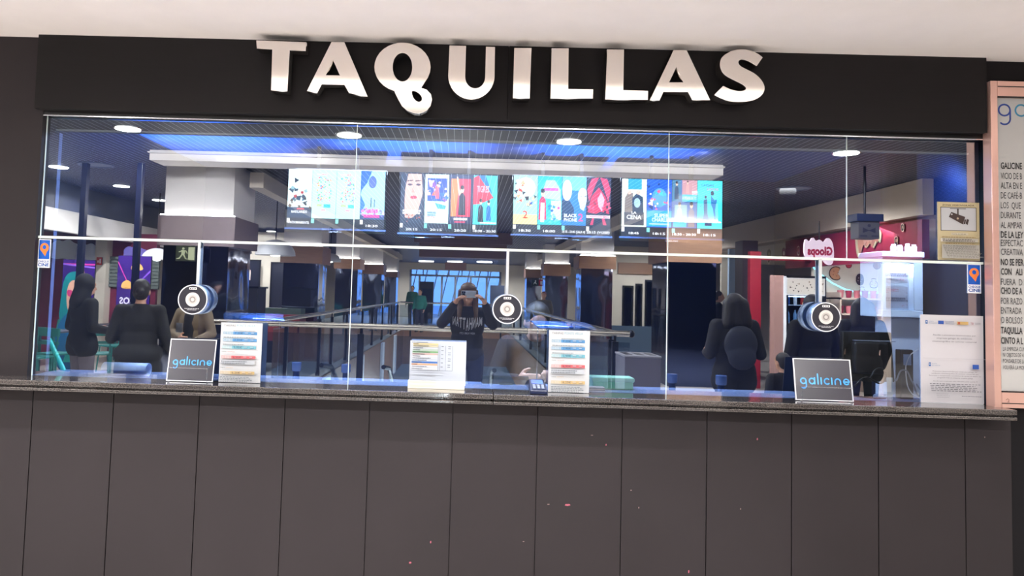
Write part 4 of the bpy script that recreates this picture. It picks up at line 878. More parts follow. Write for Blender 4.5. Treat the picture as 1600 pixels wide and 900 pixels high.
facing('taco_banner', .62, .95, 209, 440, 13.5, nacho, 'purple banner with two tortilla chips and white letters behind the person in olive', 'banner')
def stripes(cv):
    cv.rect(0, 0, 1, 1, '#3a1f74'); cv.rect(0, .9, 1, .93, '#c8409a'); cv.poly([(0, .84), (1, .9), (1, .93), (0, .87)], '#8a60d0')
    cv.poly(smooth_loop([(.3, .7), (.55, .68), (.5, .85), (.35, .86)]), '#d8a860')
facing('taco_banner', .60, .95, 122, 446, 13.5, stripes, 'purple striped banner with one tortilla chip behind the hooded person', 'banner')
# woman on a cut-out display
c = V(113, 500, 12.6)
t = thing('cutout_display', 'painted cut-out of a woman with turquoise hair and pink sunglasses beside the hooded person', 'display', (c.x, c.y, 0))
W, H = .62, 1.75; 
cv = Canvas(1, 1); k = lambda pts: [(a*W, b*H) for a, b in pts]
hair = smooth_loop(k([(.2, .5), (.12, .75), (.25, .95), (.55, 1.0), (.8, .94), (.86, .74), (.9, .5), (.7, .45), (.4, .44)]))
body = smooth_loop(k([(.05, .05), (.0, .4), (.2, .56), (.45, .62), (.75, .56), (.98, .4), (.92, .03), (.5, 0)]))
cv.poly(hair, '#1f8a90', raw=True); cv.poly(body, '#2a6a98', raw=True); cv.poly(smooth_loop(k([(.36, .58), (.34, .8), (.45, .9), (.62, .9), (.72, .8), (.68, .62), (.52, .55)])), '#e8b49a', raw=True)
cv.poly(k([(.42, .45), (.46, .6), (.6, .6), (.64, .45)]), '#e0a890', raw=True)
for u in (.44, .62): cv.poly(smooth_loop(k([(u-.09, .80), (u-.07, .74), (u+.06, .74), (u+.09, .81)])), '#d0407c', raw=True)
cv.poly(smooth_loop(k([(.47, .67), (.54, .69), (.6, .67), (.54, .65)])), '#7a1f30', raw=True)
cv.poly(smooth_loop(k([(.1, .3), (.3, .42), (.45, .4), (.3, .3)])), '#e0a890', raw=True); cv.poly(k([(.3, .1), (.5, .4), (.7, .1)]), '#38b0a8', raw=True)
o_ = (c.x+W/2, c.y, 0)
shape('panel', [body], .02, WHITEP, t, (c.x+W/2, c.y-.03, 0), (-1, 0, 0)); shape('panel', [hair], .02, WHITEP, t, (c.x+W/2, c.y-.03, 0), (-1, 0, 0))
cv.build('painting', INKG, t, (c.x+W/2, c.y-.008, 0), (-1, 0, 0), eps=.0006)
# cloud shape and shutters on the maroon wall
def wallshape(name, pts, px, py, d, s, m_, label, cat, th=.03):
    c = V(px, py, d); return tag(shape(name, [smooth_loop([(a*s, b*s) for a, b in pts])], th, m_, None, (c.x, c.y, c.z), (-1, 0, 0), loc=c), label, cat)
cloud = [(-1, -.5), (-1.1, -.1), (-.8, .1), (-.85, .4), (-.4, .5), (-.1, .75), (.3, .55), (.6, .7), (1, .4), (.95, 0), (1.1, -.4), (.6, -.55), (.2, -.45), (-.3, -.6)]
wallshape('cloud_panel', cloud, 105, 392, 15.4, .34, WHITEP, 'white cloud shaped wall panel above the striped purple banner', 'wall panel')
wallshape('cloud_panel', cloud, 141, 396, 15.3, .30, mat('pale_cloud', (210, 215, 228), .5), 'pale grey cloud shaped wall panel right of the first dark post', 'wall panel')
wallshape('wave_sign', cloud, 213, 398, 15.2, .26, mat('violet_sign', (120, 110, 190), .4), 'violet wavy sign above the banner with tortilla chips', 'sign')
for (a, b, y0, y1, l_) in ((165, 184, 400, 448, 'grey slatted shutter right of the hooded person'), (234, 246, 402, 452, 'grey slatted shutter left of the nearest column')):
    x0, x1 = hx(a, 15.4), hx(b, 15.4); z0, z1 = hz(a, y1, 15.4), hz(a, y0, 15.4); mb = MB()
    k_ = 9
    for i in range(k_): zz = z0+(z1-z0)*i/k_; mb.box(x0, hy(15.4), zz+.008, x1, hy(15.45), zz+(z1-z0)/k_-.008)
    mb.box(x0, hy(15.43), z0, x1, hy(15.48), z1); tag(mb.build('roller_shutter', mat('shutter_grey', (104, 112, 108), .5), None), l_, 'shutter')
t = facing('fire_notice', .12, .16, 155, 408, 15.2, lambda cv: (cv.rect(0, 0, 1, 1, '#c84038'), cv.rect(.2, .2, .45, .8, '#f0e0dc'), cv.rect(.55, .3, .8, .6, '#f0e0dc')), 'small red fire equipment sign on the cream pillar of the food court', 'sign')
struct(MB().box(hx(147, 15.3), hy(15.25), 0, hx(165, 15.3), hy(15.5), 2.6), 'trim_35', CREAM)
# thin dark posts
for px, w_, l_ in ((125, 9, 'thin dark floor to ceiling post at the left, in front of the cloud panels'), (212, 8, 'thin dark floor to ceiling post left of the nearest column')):
    x = hx(px, 9.0, 380); tag(MB().box(x-.033, hy(9.0), 0, x+.033, hy(9.08), hz(px, 254, 9.0)).build('dark_post', mat('navy_post', (14, 20, 44), .3), None, .004, loc=(x, hy(9.04), 0)), l_, 'post')
# exit sign on the nearest column
def exitman(cv, c1='#50573a', c2='#e8ecc8'):
    cv.rect(0, 0, 1, 1, c1); cv.rect(.04, .08, .36, .92, c2); cv.ell(.62, .82, .06, .08, c2)
    cv.poly([(.5, .7), (.7, .72), (.72, .4), (.55, .4)], c2); cv.poly([(.45, .68), (.52, .7), (.44, .5), (.38, .48)], c2); cv.poly([(.7, .7), (.86, .6), (.83, .55), (.7, .62)], c2); cv.poly([(.55, .42), (.64, .42), (.5, .12), (.38, .1), (.38, .15), (.46, .17)], c2); cv.poly([(.62, .42), (.72, .42), (.84, .2), (.95, .18), (.95, .13), (.8, .13)], c2)
facing('exit_sign', .27, .21, 290, 396, 9.95, lambda cv: exitman(cv, '#2a2e24', '#9a9e80'), 'dim emergency exit sign with running figure on the nearest column', 'sign')

# tables and chairs in turquoise, left food court
TEAL = mat('teal_metal', (30, 110, 104), .4); TTOP = mat('table_top_grey', (70, 72, 86), .4)
def stool_chair():
    t = thing('cafe_chair', 'x', 'chair')
    box('seat', TEAL, t, -.19, -.19, .44, .19, .19, .47, .01)
    for sx in (-1, 1):
        for sy in (-1, 1): MB().tube((sx*.17, sy*.17, .44), (sx*.2, sy*.2, 0), .013, .011).build('leg', TEAL, t)
    bk = MB(); 
    for sx in (-1, 1): bk.tube((sx*.17, -.18, .45), (sx*.17, -.23, .86), .012)
    bk.box(-.18, -.245, .74, .18, -.22, .86); bk.box(-.18, -.235, .62, .18, -.215, .66); bk.build('backrest', TEAL, t)
    return t
def cafe_table():
    t = thing('cafe_table', 'x', 'table'); box('table_top', TTOP, t, -.38, -.38, .72, .38, .38, .75, .008)
    for sx in (-1, 1):
        for sy in (-1, 1): box('leg', TEAL, t, sx*.34-.018, sy*.34-.018, 0, sx*.34+.018, sy*.34+.018, .72)
    return t
def copy_tree(o, label=None):
    r = o.copy(); C.objects.link(r)
    for ch in list(o.children):
        c_ = ch.copy(); C.objects.link(c_); c_.parent = r
        for g in ch.children:
            d_ = g.copy(); C.objects.link(d_); d_.parent = c_
    if label: r['label'] = label
    return r
ch0, tb0 = stool_chair(), cafe_table()
places = [('c', 62, 10.6, 10, 'turquoise metal cafe chair nearest the left edge of the glass'), ('c', 92, 11.2, 200, 'turquoise metal cafe chair behind the broom handle'), ('c', 156, 11.4, 150, 'turquoise metal cafe chair between the two people at the left'), ('c', 78, 13.4, 80, 'turquoise metal cafe chair far back by the maroon wall'), ('c', 184, 12.9, 30, 'turquoise metal cafe chair far back beside the person in a dark olive coat'),
          ('t', 76, 12.0, 5, 'square grey cafe table with turquoise legs nearest the left edge'), ('t', 190, 14.4, 12, 'square grey cafe table behind the two people at the left')]
used = {'c': 0, 't': 0}
for kd, px, d, a, lb in places:
    src = ch0 if kd == 'c' else tb0
    o = src if not used[kd] else copy_tree(src); used[kd] = 1
    o['label'] = lb; o['group'] = 'turquoise cafe chairs' if kd == 'c' else 'square cafe tables'; o.location = (hx(px, d), hy(d), 0); o.rotation_euler.z = R(a)

# dome lamps
DOME = mat('white_dome', (225, 225, 228), .35)
def dome(px, py, d, r, label):
    c = V(px, py, d); t = thing('dome_lamp', label, 'lamp', tuple(c), 'white dome pendant lamps')
    pf = [(r*math.cos(R(a)), r*.8*math.sin(R(a))) for a in range(0, 90, 10)]
    o = MB().lathe(c, pf, 28).build('shade', DOME, t, smooth=True)
    MB().tube((c.x, c.y, c.z+r*.78), (c.x, c.y, CEIL), .012).build('cord', BLACK, t); MB().ell((c.x, c.y, c.z+.005), (r*.25, r*.25, .03)).build('bulb', mat('bulb', (255, 250, 240), .3, emit=6), t, smooth=True)
dome(430, 399, 14.8, .40, 'largest white dome lamp touching the second wood collar from its left')
dome(381, 396, 16.0, .17, 'small white dome lamp above the dark door')
dome(516, 409, 17.8, .26, 'white dome lamp right of the second left column')
dome(352, 399, 15.0, .25, 'white dome lamp half hidden by the nearest column')
dome(245, 406, 14.0, .28, 'white dome lamp left of the nearest column')
# dark door with window and kiosks, far left-middle
def door(px0, px1, pyt, d, label_n, col, glassy=False, zb=0):
    x0, x1 = hx(px0, d), hx(px1, d); zt = hz((px0+px1)/2, pyt, d); t = bpy.data.objects.new('door_%d' % label_n, None); C.objects.link(t); t.location = (x0, hy(d), 0); t['kind'] = 'structure'
    box('door_leaf', col, t, x0, hy(d), zb, x1, hy(d)-.05, zt)
    fr = MB(); fr.box(x0-.05, hy(d)+.01, zb, x0, hy(d)-.05, zt+.05).box(x1, hy(d)+.01, zb, x1+.05, hy(d)-.05, zt+.05).box(x0, hy(d)+.01, zt, x1, hy(d)-.05, zt+.05); fr.build('door_frame', BLACK, t)
    return t
dd = door(367, 403, 408, 21.8, 1, mat('dark_door', (28, 30, 42), .4))
c = V(381, 432, 21.75); cv = Canvas(.42, .30, '#e8cfc8'); cv.rect(.45, .0, .55, 1, '#5a4a50'); cv.rect(0, .4, .45, .7, '#f6ead8'); cv.build('door_poster', INKG, dd, (c.x+.2, c.y+.012, c.z-.1), (-1, 0, 0))
door(424, 442, 412, 21.8, 2, mat('dark_door', (28, 30, 42), .4))
t = thing('kiosk_counter', 'tall black kiosk block mirrored between the nearest column and the price list', 'kiosk', (hx(380, 13.5), hy(13.5), 0))
box('kiosk_body', BLACK, t, hx(354, 13.5), hy(13.5), 0, hx(402, 13.5), hy(14.1), hz(380, 448, 13.5)); box('kiosk_ledge', GLOSSB, t, hx(352, 13.5), hy(13.48), hz(380, 450, 13.5), hx(404, 13.5), hy(14.15), hz(380, 447, 13.5))
t = thing('snack_counter', 'low red and dark snack counter mirrored right of the black kiosk', 'counter', (hx(430, 15.2), hy(15.2), 0))
box('counter_body', mat('dark_red_counter', (120, 38, 42), .4), t, hx(404, 15.2), hy(15.2), .45, hx(470, 15.2), hy(15.8), 1.0); box('counter_base', BLACK, t, hx(404, 15.2), hy(15.25), 0, hx(470, 15.2), hy(15.8), .45)
box('planting', mat('dull_green_band', (44, 62, 54), .7, var=.5, scale=30), t, hx(404, 15.2), hy(15.3), 1.0, hx(470, 15.2), hy(15.7), 1.12)

# ---- the stair void: rails, glass, lower walls
DARKM = mat('dark_metal', (22, 26, 36), .3, .6)
def rail(p0, p1, z, post_xs, label, h=1.0, near=False):
    t = thing('balustrade', label, 'railing', (p0[0], p0[1], 0), 'glass balustrades around the stair opening')
    MB().tube((*p0, z), (*p1, z), .034, n=14).build('handrail', RAILM, t, smooth=True)
    gm = MB(); dx, dy = p1[0]-p0[0], p1[1]-p0[1]; L = math.hypot(dx, dy); nx, ny = -dy/L*.01, dx/L*.01
    gm.add([(p0[0]+nx, p0[1]+ny, .08), (p1[0]+nx, p1[1]+ny, .08), (p1[0]+nx, p1[1]+ny, z-.10), (p0[0]+nx, p0[1]+ny, z-.10)], [(0, 1, 2, 3)]); gm.build('glass_infill', RAILG, t)
    for k in post_xs:
        x, y = p0[0]+dx*k, p0[1]+dy*k
        mb = MB().box(x-.035, y-.03, -.25, x+.035, y+.03, z-.09).tube((x, y, z-.1), (x, y, z), .014); mb.build('post', DARKM, t)
    return t
zr_ = hz(650, 512, 8.6); rx0_, rx1_ = hx(335, 8.6, 505), hx(984, 8.6, 520)
rt = rail((rx0_, hy(8.6)), (rx1_, hy(8.6)), zr_, (.12, .355, .64, .965), 'nearest balustrade with a steel handrail running behind the photographer')
MB().ell((rx1_+.02, hy(8.6), zr_), (.04, .045, .045)).build('end_cap', DARKM, rt, smooth=True)
rail((-2.6, hy(10)), (-2.6, hy(29)), 1.1, (.04, .17, .235, .33, .46, .57, .7, .85, .97), 'long glass balustrade with dark posts receding along the left side of the opening')
rail((1.9, hy(9.2)), (1.9, hy(29)), 1.1, (.02, .2, .4, .6, .8, .97), 'long glass balustrade receding along the right side of the opening')
rail((-2.6, hy(29.5)), (1.9, hy(29.5)), 1.1, (.1, .5, .9), 'far glass balustrade crossing before the entrance doors')
vb = MB(); vb.box(VX0-.02, VY0, -1.4, VX0+.02, VY1, 0).box(VX1-.02, VY0, -1.4, VX1+.02, VY1, 0).box(VX0, VY1-.02, -1.4, VX1, VY1+.02, 0)
struct(vb, 'trim_40', WOOD)
struct(MB().box(VX0-6, VY0+1, -4.6, VX1+6, VY1-3, -4.5), 'floor_lower', mat('lower_floor', (190, 176, 158), .4, var=.1, scale=.7))
struct(MB().box(VX0-6, VY1-3, -4.5, VX1+6, VY1-3.1, -1), 'wall_lower', mat('lower_wall', (200, 184, 160), .5))
for i, (px, d) in enumerate(((505, 13.0), (566, 17.5), (601, 22), (628, 26))):
    x = VX0+.03; tag(MB().box(x, hy(d), -1.35, x+.06, hy(d+.55), -.02).build('void_pilaster', WHITEP, None, loc=(x, hy(d), -1.35)), 'white pilaster on the wood lined edge of the stair opening, %s from the glass' % ('first', 'second', 'third', 'fourth')[i], 'pilaster', 'white pilasters on the opening edge')
for i, x in enumerate((-1.6, -.2, 1.1)): lamp('POINT', 'void_fill', (-.4, hy(14+i*5), -1.6), 130, (1, .93, .84), .1)  # fill lamps added to light the side walls of the void
# escalator
def escal(x, lab):
    t = thing('escalator', lab, 'escalator', (x, hy(12), -1), None)
    a = Vector((x, hy(11.5), .35)); b_ = Vector((x, hy(20), -3.6))
    for s_ in (-1, 1):
        o = Vector((s_*.45, 0, 0)); MB().path([a+o+Vector((0, .8, .1)), a+o, b_+o], .035).build('handrail', BLACK, t)
        m_ = MB(); n_ = Vector((0, 0, -.75)); m_.add([a+o, b_+o, b_+o+n_, a+o+n_], [(0, 1, 2, 3)]); m_.build('side_panel', RAILG, t)
    st = MB(); k_ = 20
    for i in range(k_):
        p = a.lerp(b_, (i+.5)/k_); st.box(x-.42, p.y-.2, p.z-.95, x+.42, p.y+.2, p.z-.75)
    st.build('steps', mat('step_metal', (90, 92, 98), .4, .5), t)
escal(-1.6, 'escalator going down at the left of the stair opening'); escal(.9, 'escalator going down at the right of the stair opening')
# queue posts
def qpost(px, d, pyt, label):
    x = hx(px, d); z = hz(px, pyt, d); t = thing('queue_post', label, 'queue post', (x, hy(d), 0), 'queue posts before the counter')
    MB().lathe((x, hy(d), 0), [(.17, 0), (.17, .012), (.04, .03)], 24).build('base', BLACK, t, smooth=True)
    MB().tube((x, hy(d), .02), (x, hy(d), z-.08), .03, n=18).build('pole', mat('navy_pole', (30, 50, 100), .25, .5), t, smooth=True)
    MB().lathe((x, hy(d), z-.08), [(.038, 0), (.045, .01), (.045, .075), (.04, .08)], 20).build('belt_head', mat('blue_head', (60, 92, 160), .25, .3), t, smooth=True)
qpost(468, 6.8, 566, 'dark queue post mirrored left of the first pane joint'); qpost(1052, 6.6, 584, 'blue topped queue post mirrored left of the people on the right'); qpost(1128, 6.1, 586, 'blue topped queue post mirrored below the backpack')
qpost(545, 7.0, 569, 'dark queue post mirrored at the first pane joint')
# far entrance
dE = 45; ye = hy(dE)
ex0, ex1 = hx(640, dE), hx(782, dE); ez = hz(710, 423, dE)
struct(MB().box(-16, ye, 0, ex0, ye-.2, CEIL).box(ex1, ye, 0, 12, ye-.2, CEIL).box(ex0, ye, ez, ex1, ye-.2, CEIL), 'wall_far', CREAM)
fm = MB(); zt2 = hz(710, 433, dE)
fm.box(ex0, ye+.05, zt2, ex1, ye-.05, zt2+.12)
for px in (641, 655, 690, 711, 735, 760, 781):
    x = hx(px, dE); fm.box(x-.06, ye+.05, 0, x+.06, ye-.05, ez if px in (641, 781) else zt2)
for k in range(7): x = ex0+(ex1-ex0)*k/7; fm.box(x-.03, ye+.03, zt2, x+.03, ye-.03, ez)
struct(fm, 'door_3', mat('grey_frame', (120, 128, 140), .4))
struct(MB().add([(ex0, ye-.02, 0), (ex1, ye-.02, 0), (ex1, ye-.02, ez), (ex0, ye-.02, ez)], [(0, 1, 2, 3)]), 'window_10', glass_mat('door_glass', (.8, .9, 1), .05))
# criss-cross steel canopy outside the doors
cn = MB()
for k in range(9): x = ex0+(ex1-ex0)*k/8; cn.tube((x-.4, ye-3, 0), (x+.4, ye-3.4, 4), .035)
tag(cn.build('steel_canopy', mat('pale_steel', (235, 240, 250), .6), None), 'slanted pale steel bars standing outside the far entrance doors', 'canopy')
facing('red_sign', 1.1, .38, 712, 416, 38, lambda cv: cv.rect(0, 0, 1, 1, '#d8a598'), 'pale red blurred sign hanging before the far entrance', 'sign', bg='#d8a598')
for i, px in enumerate((666, 711, 757)):
    d_ = FW*FPX + RT*(px-CX) - UP*(409+ (px-711)*.012-CY); k = (2.9-EYE)/d_.z; p = CAM+d_*k; x, y = p.x, -p.y
    tag(MB().lathe((x, y, 2.88), [(.34, 0), (.34, .05)], 24).build('ceiling_light', mat('flat_lamp', (255, 252, 245), .4, emit=3), None, loc=(x, y, 2.9)), ('left', 'middle', 'right')[i]+' flat round light hanging before the far entrance', 'ceiling light', 'flat lights before the entrance')
    tag(MB().tube((x, y, 2.93), (x, y, CEIL), .01).build('x', BLACK, None), None)
    bpy.data.objects['x'].name = 'lamp_cord'; bpy.data.objects['lamp_cord'].parent = [o for o in bpy.data.objects if o.name.startswith('ceiling_light')][-1] if False else None
for o in [o for o in bpy.data.objects if o.name.startswith('lamp_cord')]: bpy.data.objects.remove(o)
t = thing('ticket_machine', 'black ticket machine standing left before the far entrance doors', 'machine', (hx(667, 40), hy(40), 0)); box('machine_body', BLACK, t, hx(655, 36), hy(36), 0, hx(677, 36), hy(36.6), hz(667, 440, 36)); box('machine_screen', mat('dark_screen', (30, 40, 66), .1), t, hx(657, 36), hy(35.98), 1.1, hx(675, 36), hy(36), 1.7)
t = thing('info_stand', 'grey information stand right of the photographer before the far doors', 'stand', (hx(776, 32), hy(32), 0)); box('stand_panel', mat('grey_blue_panel', (110, 122, 150), .4), t, hx(766, 32), hy(32), .9, hx(788, 32), hy(32.1), hz(776, 446, 32)); box('stand_foot', BLACK, t, hx(770, 32), hy(31.9), 0, hx(784, 32), hy(32.3), .9)
facing('exit_sign', .62, .24, 843, 442, 28, lambda cv: (cv.rect(0, 0, 1, 1, '#20302c'), cv.rect(0, 0, .55, 1, '#c83a48'), cv.rect(.14, .2, .22, .8, '#f2e6e6'), cv.rect(.3, .2, .45, .8, '#f2e6e6'), cv.ell(.75, .78, .04, .12, '#f0f4e8'), cv.poly([(.66, .2), (.74, .65), (.82, .6), (.88, .2), (.78, .45)], '#f0f4e8')), 'red and green exit sign on the right colonnade', 'sign')

# ---- right: lift lobby
dl = 21
struct(MB().box(hx(956, dl), hy(dl), 0, hx(1042, dl), hy(dl)-.1, 3.0), 'wall_lobby', CREAM)
struct(MB().box(hx(966, dl-.1), hy(dl)+.06, 2.02+.2, hx(1042, dl), hy(dl)+.01, 2.02+.52), 'trim_50', WOOD)
door(975, 987, 449, dl, 4, mat('steel_door', (120, 132, 140), .2, .8)); door(995, 1001, 446, dl, 5, mat('dark_door', (28, 30, 42), .4)); door(1010, 1018, 440, dl, 6, mat('pale_door', (190, 194, 190), .3))
struct(MB().box(hx(956, dl), hy(dl)+.02, 0, hx(1042, dl), hy(dl), .75), 'baseboard_lobby', mat('slate_dado', (80, 100, 120), .3))
t = thing('litter_bin', 'grey square recycling bin mirrored at the foot of the lift lobby', 'bin', (hx(1005, 8), hy(8), 0))
b0, b1 = hx(978, 8), hx(1034, 8); bt = hz(1006, 556, 8)
box('bin_body', mat('bin_grey', (104, 104, 122), .4), t, b0, hy(8), 0, b1, hy(8.5), bt-.02, .006)
box('bin_lid', mat('bin_lid', (150, 152, 165), .3), t, b0-.005, hy(7.99), bt-.02, b1+.005, hy(8.51), bt, .004)
bm_ = MB()
for k in range(3): bm_.box(b0+.03+k*(b1-b0)/3, hy(8.08), bt, b0-.03+(k+1)*(b1-b0)/3, hy(8.4), bt+.004)
bm_.build('bin_openings', BLACK, t)
struct(MB().box(hx(1139, 17), hy(17), 0, hx(1160, 17), hy(17.1), 2.74), 'wall_light_gap', mat('cool_white_wall', (190, 215, 245), .5))
struct(MB().box(hx(1127, 19), hy(19), 0, hx(1142, 19), hy(19.1), 2.74), 'wall_right_far', CREAM)
struct(MB().box(hx(1160, 14.5), hy(14.5), 0, hx(1184, 14.5), hy(14.9), 2.74), 'trim_51', mat('bronze_pillar', (88, 76, 84), .35))

# ---- right: sweet shop
RED = mat('shop_red', (146, 26, 44), .45); REDD = mat('shop_dark_red', (128, 32, 56), .4)
struct(MB().box(X1+.02, hy(10.1), 2.2, X1+.12, hy(14.4), 2.74), 'wall_shop_sign', REDD)
wb = 12.6
struct(MB().box(X1+.1, hy(13.4), 0, hx(1392, 13.4), hy(13.5), 2.74), 'wall_shop_back', mat('shop_cream', (236, 220, 204), .5))
struct(MB().box(hx(1172, 13.3), hy(13.3), 0, hx(1189, 13.3), hy(13.42), 2.45), 'trim_52', RED)
struct(MB().box(hx(1190, 13.3), hy(13.3), 2.3, hx(1390, 13.3), hy(13.42), 2.36), 'trim_53', RED)
lamp('AREA', 'shop_light', (6.9, hy(11), 2.68), 38, (1, .95, .9), 1.6, (0, -.3, -1), size_y=.5)
# sweets painted on the sign wall
def on_sign_wall(name, pts, px, py, s, m_, label, cat):
    d_ = FW*FPX + RT*(px-CX) - UP*(py-CY); k = (X1+.02-CAM.x)/d_.x; p = CAM+d_*k; c = Vector((X1+.0, -p.y, p.z))
    return c
def sweet(px, py, s, cols, label, kind):
    c = on_sign_wall(None, None, px, py, 0, None, None, None)
    t = thing('wall_sticker', label, 'wall sticker', tuple(c), 'sweets on the red shop front')
    if kind == 'cone': lp = [(-.3, -.9), (0, -1.1), (.3, -.9), (.6, .2), (.9, .5), (.5, .9), (0, 1), (-.5, .9), (-.8, .4), (-.5, .1)]
    elif kind == 'cookie': lp = [(math.cos(R(a)), math.sin(R(a))) for a in range(20, 340, 20)]+[(.6, -.1), (.3, .1), (.6, .25)]
    elif kind == 'drip': lp = [(-1.6, .9), (1.6, .9), (1.5, -.3), (1.1, .1), (.7, -.6), (.3, .0), (-.2, -.5), (-.6, .0), (-1.2, -1.2), (-1.5, -.2)]
    else: lp = [(-.4, -.8), (.5, -.9), (.7, .5), (.2, 1), (-.6, .7)]
    L_ = smooth_loop([(a*s, b*s) for a, b in lp])
    shape('outline', [L_], .012, mat('sticker_edge', (226, 208, 190), .5), t, tuple(c), (0, -1, 0)) if False else None
    cv = Canvas(1, 1); cv.poly(L_, cols[0], raw=True); cv.poly([(a*.8, b*.8) for a, b in L_], cols[1], raw=True); cv.poly([(a*.4+.1*s, b*.35+.1*s) for a, b in L_], cols[2], raw=True)
    cv.build('print', INKG, t, tuple(c), (0, 1, 0), (0, 0, 1), eps=-.0008)
for a in ((1182, 398, .13, ('#e8dcd4', '#7c2a3c', '#4a1f2c'), 'dark cake sticker at the far left of the red shop front', 'other'), (1203, 400, .17, ('#d8c8b0', '#8a7a58', '#b8a070'), 'olive ice cream sticker on the red shop front', 'cone'), (1226, 397, .14, ('#7a5a48', '#8a3048', '#d8b8a8'), 'brown sweet sticker on the red shop front between ice cream and pink sign', 'other'),
          (1249, 392, .1, ('#e0c8c0', '#7c2a3c', '#c05a6c'), 'small red sweet sticker just left of the pink shop sign', 'other'), (1358, 378, .24, ('#cfc4a4', '#9a6a5c', '#b88a80'), 'large dripping cream sticker right of the pink shop sign', 'drip'),
          (1402, 377, .08, ('#d8c0b0', '#3a2028', '#b89a88'), 'small dark sweet sticker high on the shop front', 'other'), (1412, 356, .07, ('#d8c0b0', '#3a2028', '#b89a88'), 'topmost dark sweet sticker near the blue panel', 'other')): sweet(*a)
# hanging pink shop sign
c = V(1281, 392, 11.2); t = thing('shop_sign', 'pink and white lettered hanging sign of the sweet shop', 'sign', tuple(c))
lp = smooth_loop([(-.22, -.1), (-.2, .14), (-.12, .22), (-.06, .12), (.0, .18), (.06, .14), (.1, .22), (.16, .12), (.22, .2), (.24, -.02), (.2, -.12), (.1, -.1), (.04, -.14), (-.04, -.12), (-.1, -.2), (-.18, -.22)])
shape('sign_plate', [lp], .04, mat('sign_pink_white', (240, 215, 228), .4, emit=.5), t, (c.x, c.y-.04, c.z), (-1, 0, 0))
cv = Canvas(.4, .2); cv.text('Gloops', .5, .2, .62, '#e0386a', .95, 'c', bold=.05); cv.build('lettering', INKG, t, (c.x+.2, c.y+.004, c.z-.1), (-1, 0, 0))
MB().tube((c.x, c.y-.02, c.z+.1), (c.x, c.y-.02, 2.8), .01).build('hanger', BLACK, t)
# pictures on the shop back wall
def backpic(px, py, s, lp, cols, label):
    c = V(px, py, 13.35); t = thing('wall_sticker', label, 'wall sticker', tuple(c), 'painted treats on the cream shop wall')
    L_ = smooth_loop([(a*s, b*s) for a, b in lp]); cv = Canvas(1, 1); cv.poly(L_, cols[0], raw=True); cv.poly([(a*.86, b*.86) for a, b in L_], cols[1], raw=True)
    for (u, v) in ((.3, .3), (-.1, -.35), (.4, -.2), (-.3, .1)): cv.poly([(u*s+.09*s*math.cos(R(k*60)), v*s+.09*s*math.sin(R(k*60))) for k in range(6)], cols[2], raw=True)
    cv.build('print', INKG, t, (c.x, hy(13.39), c.z), (-1, 0, 0), eps=.0006)
rnd = [(math.cos(R(a)), math.sin(R(a))) for a in range(0, 360, 24)]
backpic(1308, 427, .13, [(math.cos(R(a)), math.sin(R(a))) for a in range(-130, 150, 20)]+[(-.4, .3), (-.15, 0), (-.5, -.3)], ('#5a3a30', '#e09a70', '#b0684a'), 'bitten orange cookie painted above the fridge')
backpic(1328, 414, .06, rnd, ('#3a2028', '#d83a50', '#f08090'), 'round red sweet painted right of the cookie')
backpic(1346, 437, .10, [(-.7, -1), (.7, -1), (.8, 1), (-.6, 1.1)], ('#2a2024', '#4a3436', '#d8c8c0'), 'dark chocolate bar painted right of the cookie')
backpic(1349, 456, .085, [(-.8, -1), (.8, -1), (.9, .2), (.3, .6), (.6, 1.1), (-.6, 1.1), (-.3, .6), (-.9, .2)], ('#5a4048', '#e8e0e0', '#d83a7a'), 'sweet bag with pink bow painted under the chocolate bar')
backpic(1367, 443, .085, [(-.8, -1), (.8, -1), (.9, .2), (.3, .6), (.6, 1.1), (-.6, 1.1), (-.3, .6), (-.9, .2)], ('#5a4048', '#f0e8e4', '#c8305a'), 'sweet bag with red bow painted nearest the white dispenser')
backpic(1372, 415, .07, rnd, ('#3a2028', '#b07a60', '#8a5040'), 'round brown sweet painted nearest the white dispenser')
# neon curve
cu = bpy.data.curves.new('neon_tube', 'CURVE'); cu.dimensions = '3D'; cu.bevel_depth = .012; sp = cu.splines.new('POLY'); pts = [V(a, b_, 13.3) for a, b_ in ((1271, 418), (1282, 428), (1300, 442), (1320, 452), (1345, 458), (1372, 458))]; sp.points.add(len(pts)-1)
for q, p in zip(sp.points, pts): q.co = (*p, 1)
o = to_mesh(cu, 'neon_tube', mat('neon_blue', (120, 220, 245), .4, emit=2.5)); tag(o, 'curved pale blue light tube on the cream shop wall', 'light')
# fridge
fd = 12.4; f0, f1 = hx(1227, fd), hx(1291, fd); ft = hz(1260, 431, fd)
t = thing('drinks_fridge', 'tall glass door drinks fridge with white top panel in the sweet shop', 'fridge', ((f0+f1)/2, hy(fd), 0))
fb = MB(); fb.box(f0, hy(fd), 0, f0+.05, hy(fd+.6), ft).box(f1-.05, hy(fd), 0, f1, hy(fd+.6), ft).box(f0, hy(fd), ft-.05, f1, hy(fd+.6), ft).box(f0, hy(fd), 0, f1, hy(fd+.6), .15).box(f0, hy(fd+.55), 0, f1, hy(fd+.6), ft)
fb.build('cabinet', BLACK, t)
cv = Canvas(f1-f0-.06, .26, '#e8e2d8'); cv.dots(26, .05, .15, .95, .85, .03, ['#3a3434', '#6a5a54', '#a89888'], 9); cv.build('header_panel', INKG, t, (f1-.03, hy(fd)+.004, ft-.31), (-1, 0, 0))
box('header_back', WHITEP, t, f0+.02, hy(fd)+.002, ft-.33, f1-.02, hy(fd)-.03, ft-.04)
box('inner_light', mat('fridge_light', (215, 235, 255), .5, emit=2.2), t, f0+.06, hy(fd+.03), ft-.36, f1-.06, hy(fd+.06), ft-.34)
